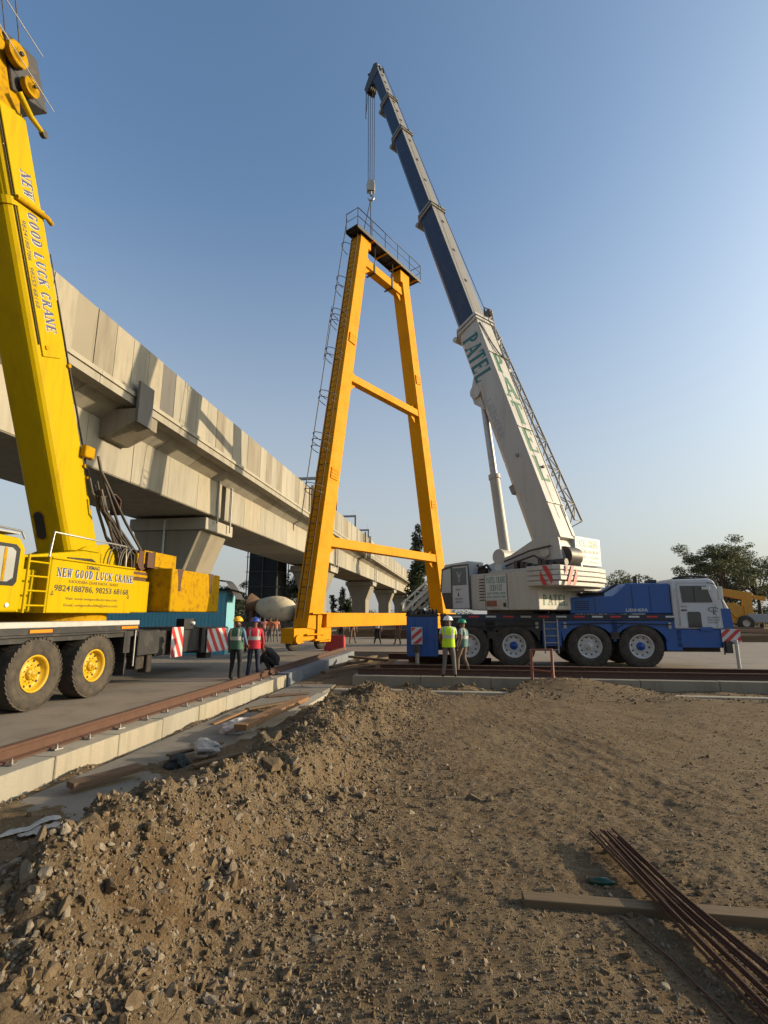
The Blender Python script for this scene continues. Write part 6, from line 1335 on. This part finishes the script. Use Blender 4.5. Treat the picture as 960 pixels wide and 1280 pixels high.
def gravel(n, sampler, smin, smax, name, label, seed, power=2.6):
    r = np.random.default_rng(seed); X, Y = sampler(r, n); Z = height(X, Y)
    sz = smin*(1-r.random(n)*(1-(smin/smax)**power))**(-1/power); sz = np.minimum(sz, smax)
    big = sz > .013; Vs = []; Fs = []; base = 0
    for q in range(9):
        if q < 8: bv = np.array([v.co for v in RS[q].vertices]); bf = np.array([list(p.vertices) for p in RS[q].polygons]); sel = np.nonzero(big & (np.arange(n) % 8 == q))[0]
        else:
            bm = bmesh.new(); bmesh.ops.create_icosphere(bm, subdivisions=1, radius=1); bv = np.array([v.co for v in bm.verts]); bf = np.array([[v.index for v in f.verts] for f in bm.faces]); bm.free(); sel = np.nonzero(~big)[0]
        if not len(sel): continue
        k = len(bv); nn_ = len(sel); off = 1+(r.random((nn_, k))-.5)*(.16 if q < 8 else .8)
        ax = r.normal(size=(nn_, 4)); ax /= np.linalg.norm(ax, axis=1)[:, None]; w, x, y, z = ax.T
        Rm = np.stack([1-2*(y*y+z*z), 2*(x*y-z*w), 2*(x*z+y*w), 2*(x*y+z*w), 1-2*(x*x+z*z), 2*(y*z-x*w), 2*(x*z-y*w), 2*(y*z+x*w), 1-2*(x*x+y*y)], -1).reshape(nn_, 3, 3)
        an = .5+.5*r.random((nn_, 3)); V = (bv[None]*off[..., None])*an[:, None, :]*sz[sel][:, None, None]*(1.25 if q < 8 else 1); V = np.einsum('nij,nkj->nki', Rm, V)
        V += np.stack([X[sel], Y[sel], Z[sel]+sz[sel]*.05], -1)[:, None, :]
        Vs.append(V.reshape(-1, 3)); Fs.append((bf[None]+base+(np.arange(nn_)*k)[:, None, None]).reshape(-1, 3)); base += nn_*k
    V = np.concatenate(Vs); F = np.concatenate(Fs)
    me = bpy.data.meshes.new(name); me.vertices.add(len(V)); me.vertices.foreach_set('co', V.ravel().astype(np.float32)); me.loops.add(F.size); me.loops.foreach_set('vertex_index', F.ravel().astype(np.int32)); me.polygons.add(len(F))
    me.polygons.foreach_set('loop_start', np.arange(0, F.size, 3)); me.polygons.foreach_set('loop_total', np.full(len(F), 3)); me.polygons.foreach_set('use_smooth', np.zeros(len(F), bool)); me.update(); me.materials.append(M_('gravel'))
    o = bpy.data.objects.new(name, me); COL.objects.link(o); return tag(o, label, 'gravel', kind='stuff')
def on_heap(r, n):
    s = 2.0+10.5*r.random(n)**1.3; t = np.interp(s, EDGE_S, EDGE_T)+.75+r.normal(size=n)*.62; return t*SN.x+s*SD.x, t*SN.y+s*SD.y
def on_flat(r, n):
    Y = 2.3+11.5*r.random(n)**1.7; X = -.35*Y*.6+(1.2*Y+.4)*r.random(n); return X, Y
def far_flat(r, n):
    t = -4.8+26*r.random(n); s = 12.5+3.6*r.random(n); return t*SN.x+s*SD.x, t*SN.y+s*SD.y
gravel(30000, on_heap, .008, .055, 'gravel', 'loose stones and clods strewn over the dirt heap', 1, 2.0)
gravel(34000, on_flat, .005, .032, 'gravel', 'small pebbles and crumbs strewn over the flat dirt', 2, 2.6)
gravel(3500, far_flat, .02, .09, 'gravel', 'broken stone along the cross kerb', 3, 2.4)
def in_trench(r, n):
    s = 3.5+12*r.random(n); t = -4.0+.25*np.abs(r.normal(size=n))*np.sign(r.random(n)-.6)-.3*r.random(n); t = np.where(r.random(n) < .35, -5.2+.12*np.abs(r.normal(size=n)), t); return t*SN.x+s*SD.x, t*SN.y+s*SD.y
gravel(3500, in_trench, .008, .06, 'gravel', 'rubble and soil spilled along the foot of the kerb', 4, 1.9)
for i, (t0, s0, t1, s1, w_) in enumerate(((-4.6, 11.2, -3.9, 12.6, .14), (-4.9, 13.2, -4.0, 13.9, .16), (-4.2, 7.4, -3.8, 8.3, .10), (-4.75, 9.9, -4.55, 11.0, .09))):
    o = ground_bar('loose_board', ('grey loose board lying in the trench past the orange plank', 'short broad board near the far end of the trench', 'thin board lying between the sacks and the bag', 'narrow board lying close to the kerb in the trench')[i], S(t0, s0)[:2], S(t1, s1)[:2], w_, .035, ('timber', 'timber_dark', 'timber', 'timber_orange')[i], 'board', .06)
# straws and twigs
r = np.random.default_rng(5); n = 230; Yq = 2.4+8*r.random(n)**1.5; Xq = -.45*Yq+(1.25*Yq)*r.random(n); Zq = height(Xq, Yq); m = MB()
for i in range(n):
    a = r.random()*6.28; L = .02+.06*r.random()**3; d = Vector((math.cos(a)*L, math.sin(a)*L, r.normal()*.008)); c = Vector((Xq[i], Yq[i], Zq[i]+.012)); m.tube([c-d, c+Vector((r.normal()*.006, r.normal()*.006, .006)), c+d], .0022, 3)
mat('straw', (.22, .165, .09), .8); tag(m.build('straw', 'straw'), 'dry straw and twigs scattered over the dirt', 'straw', kind='stuff')
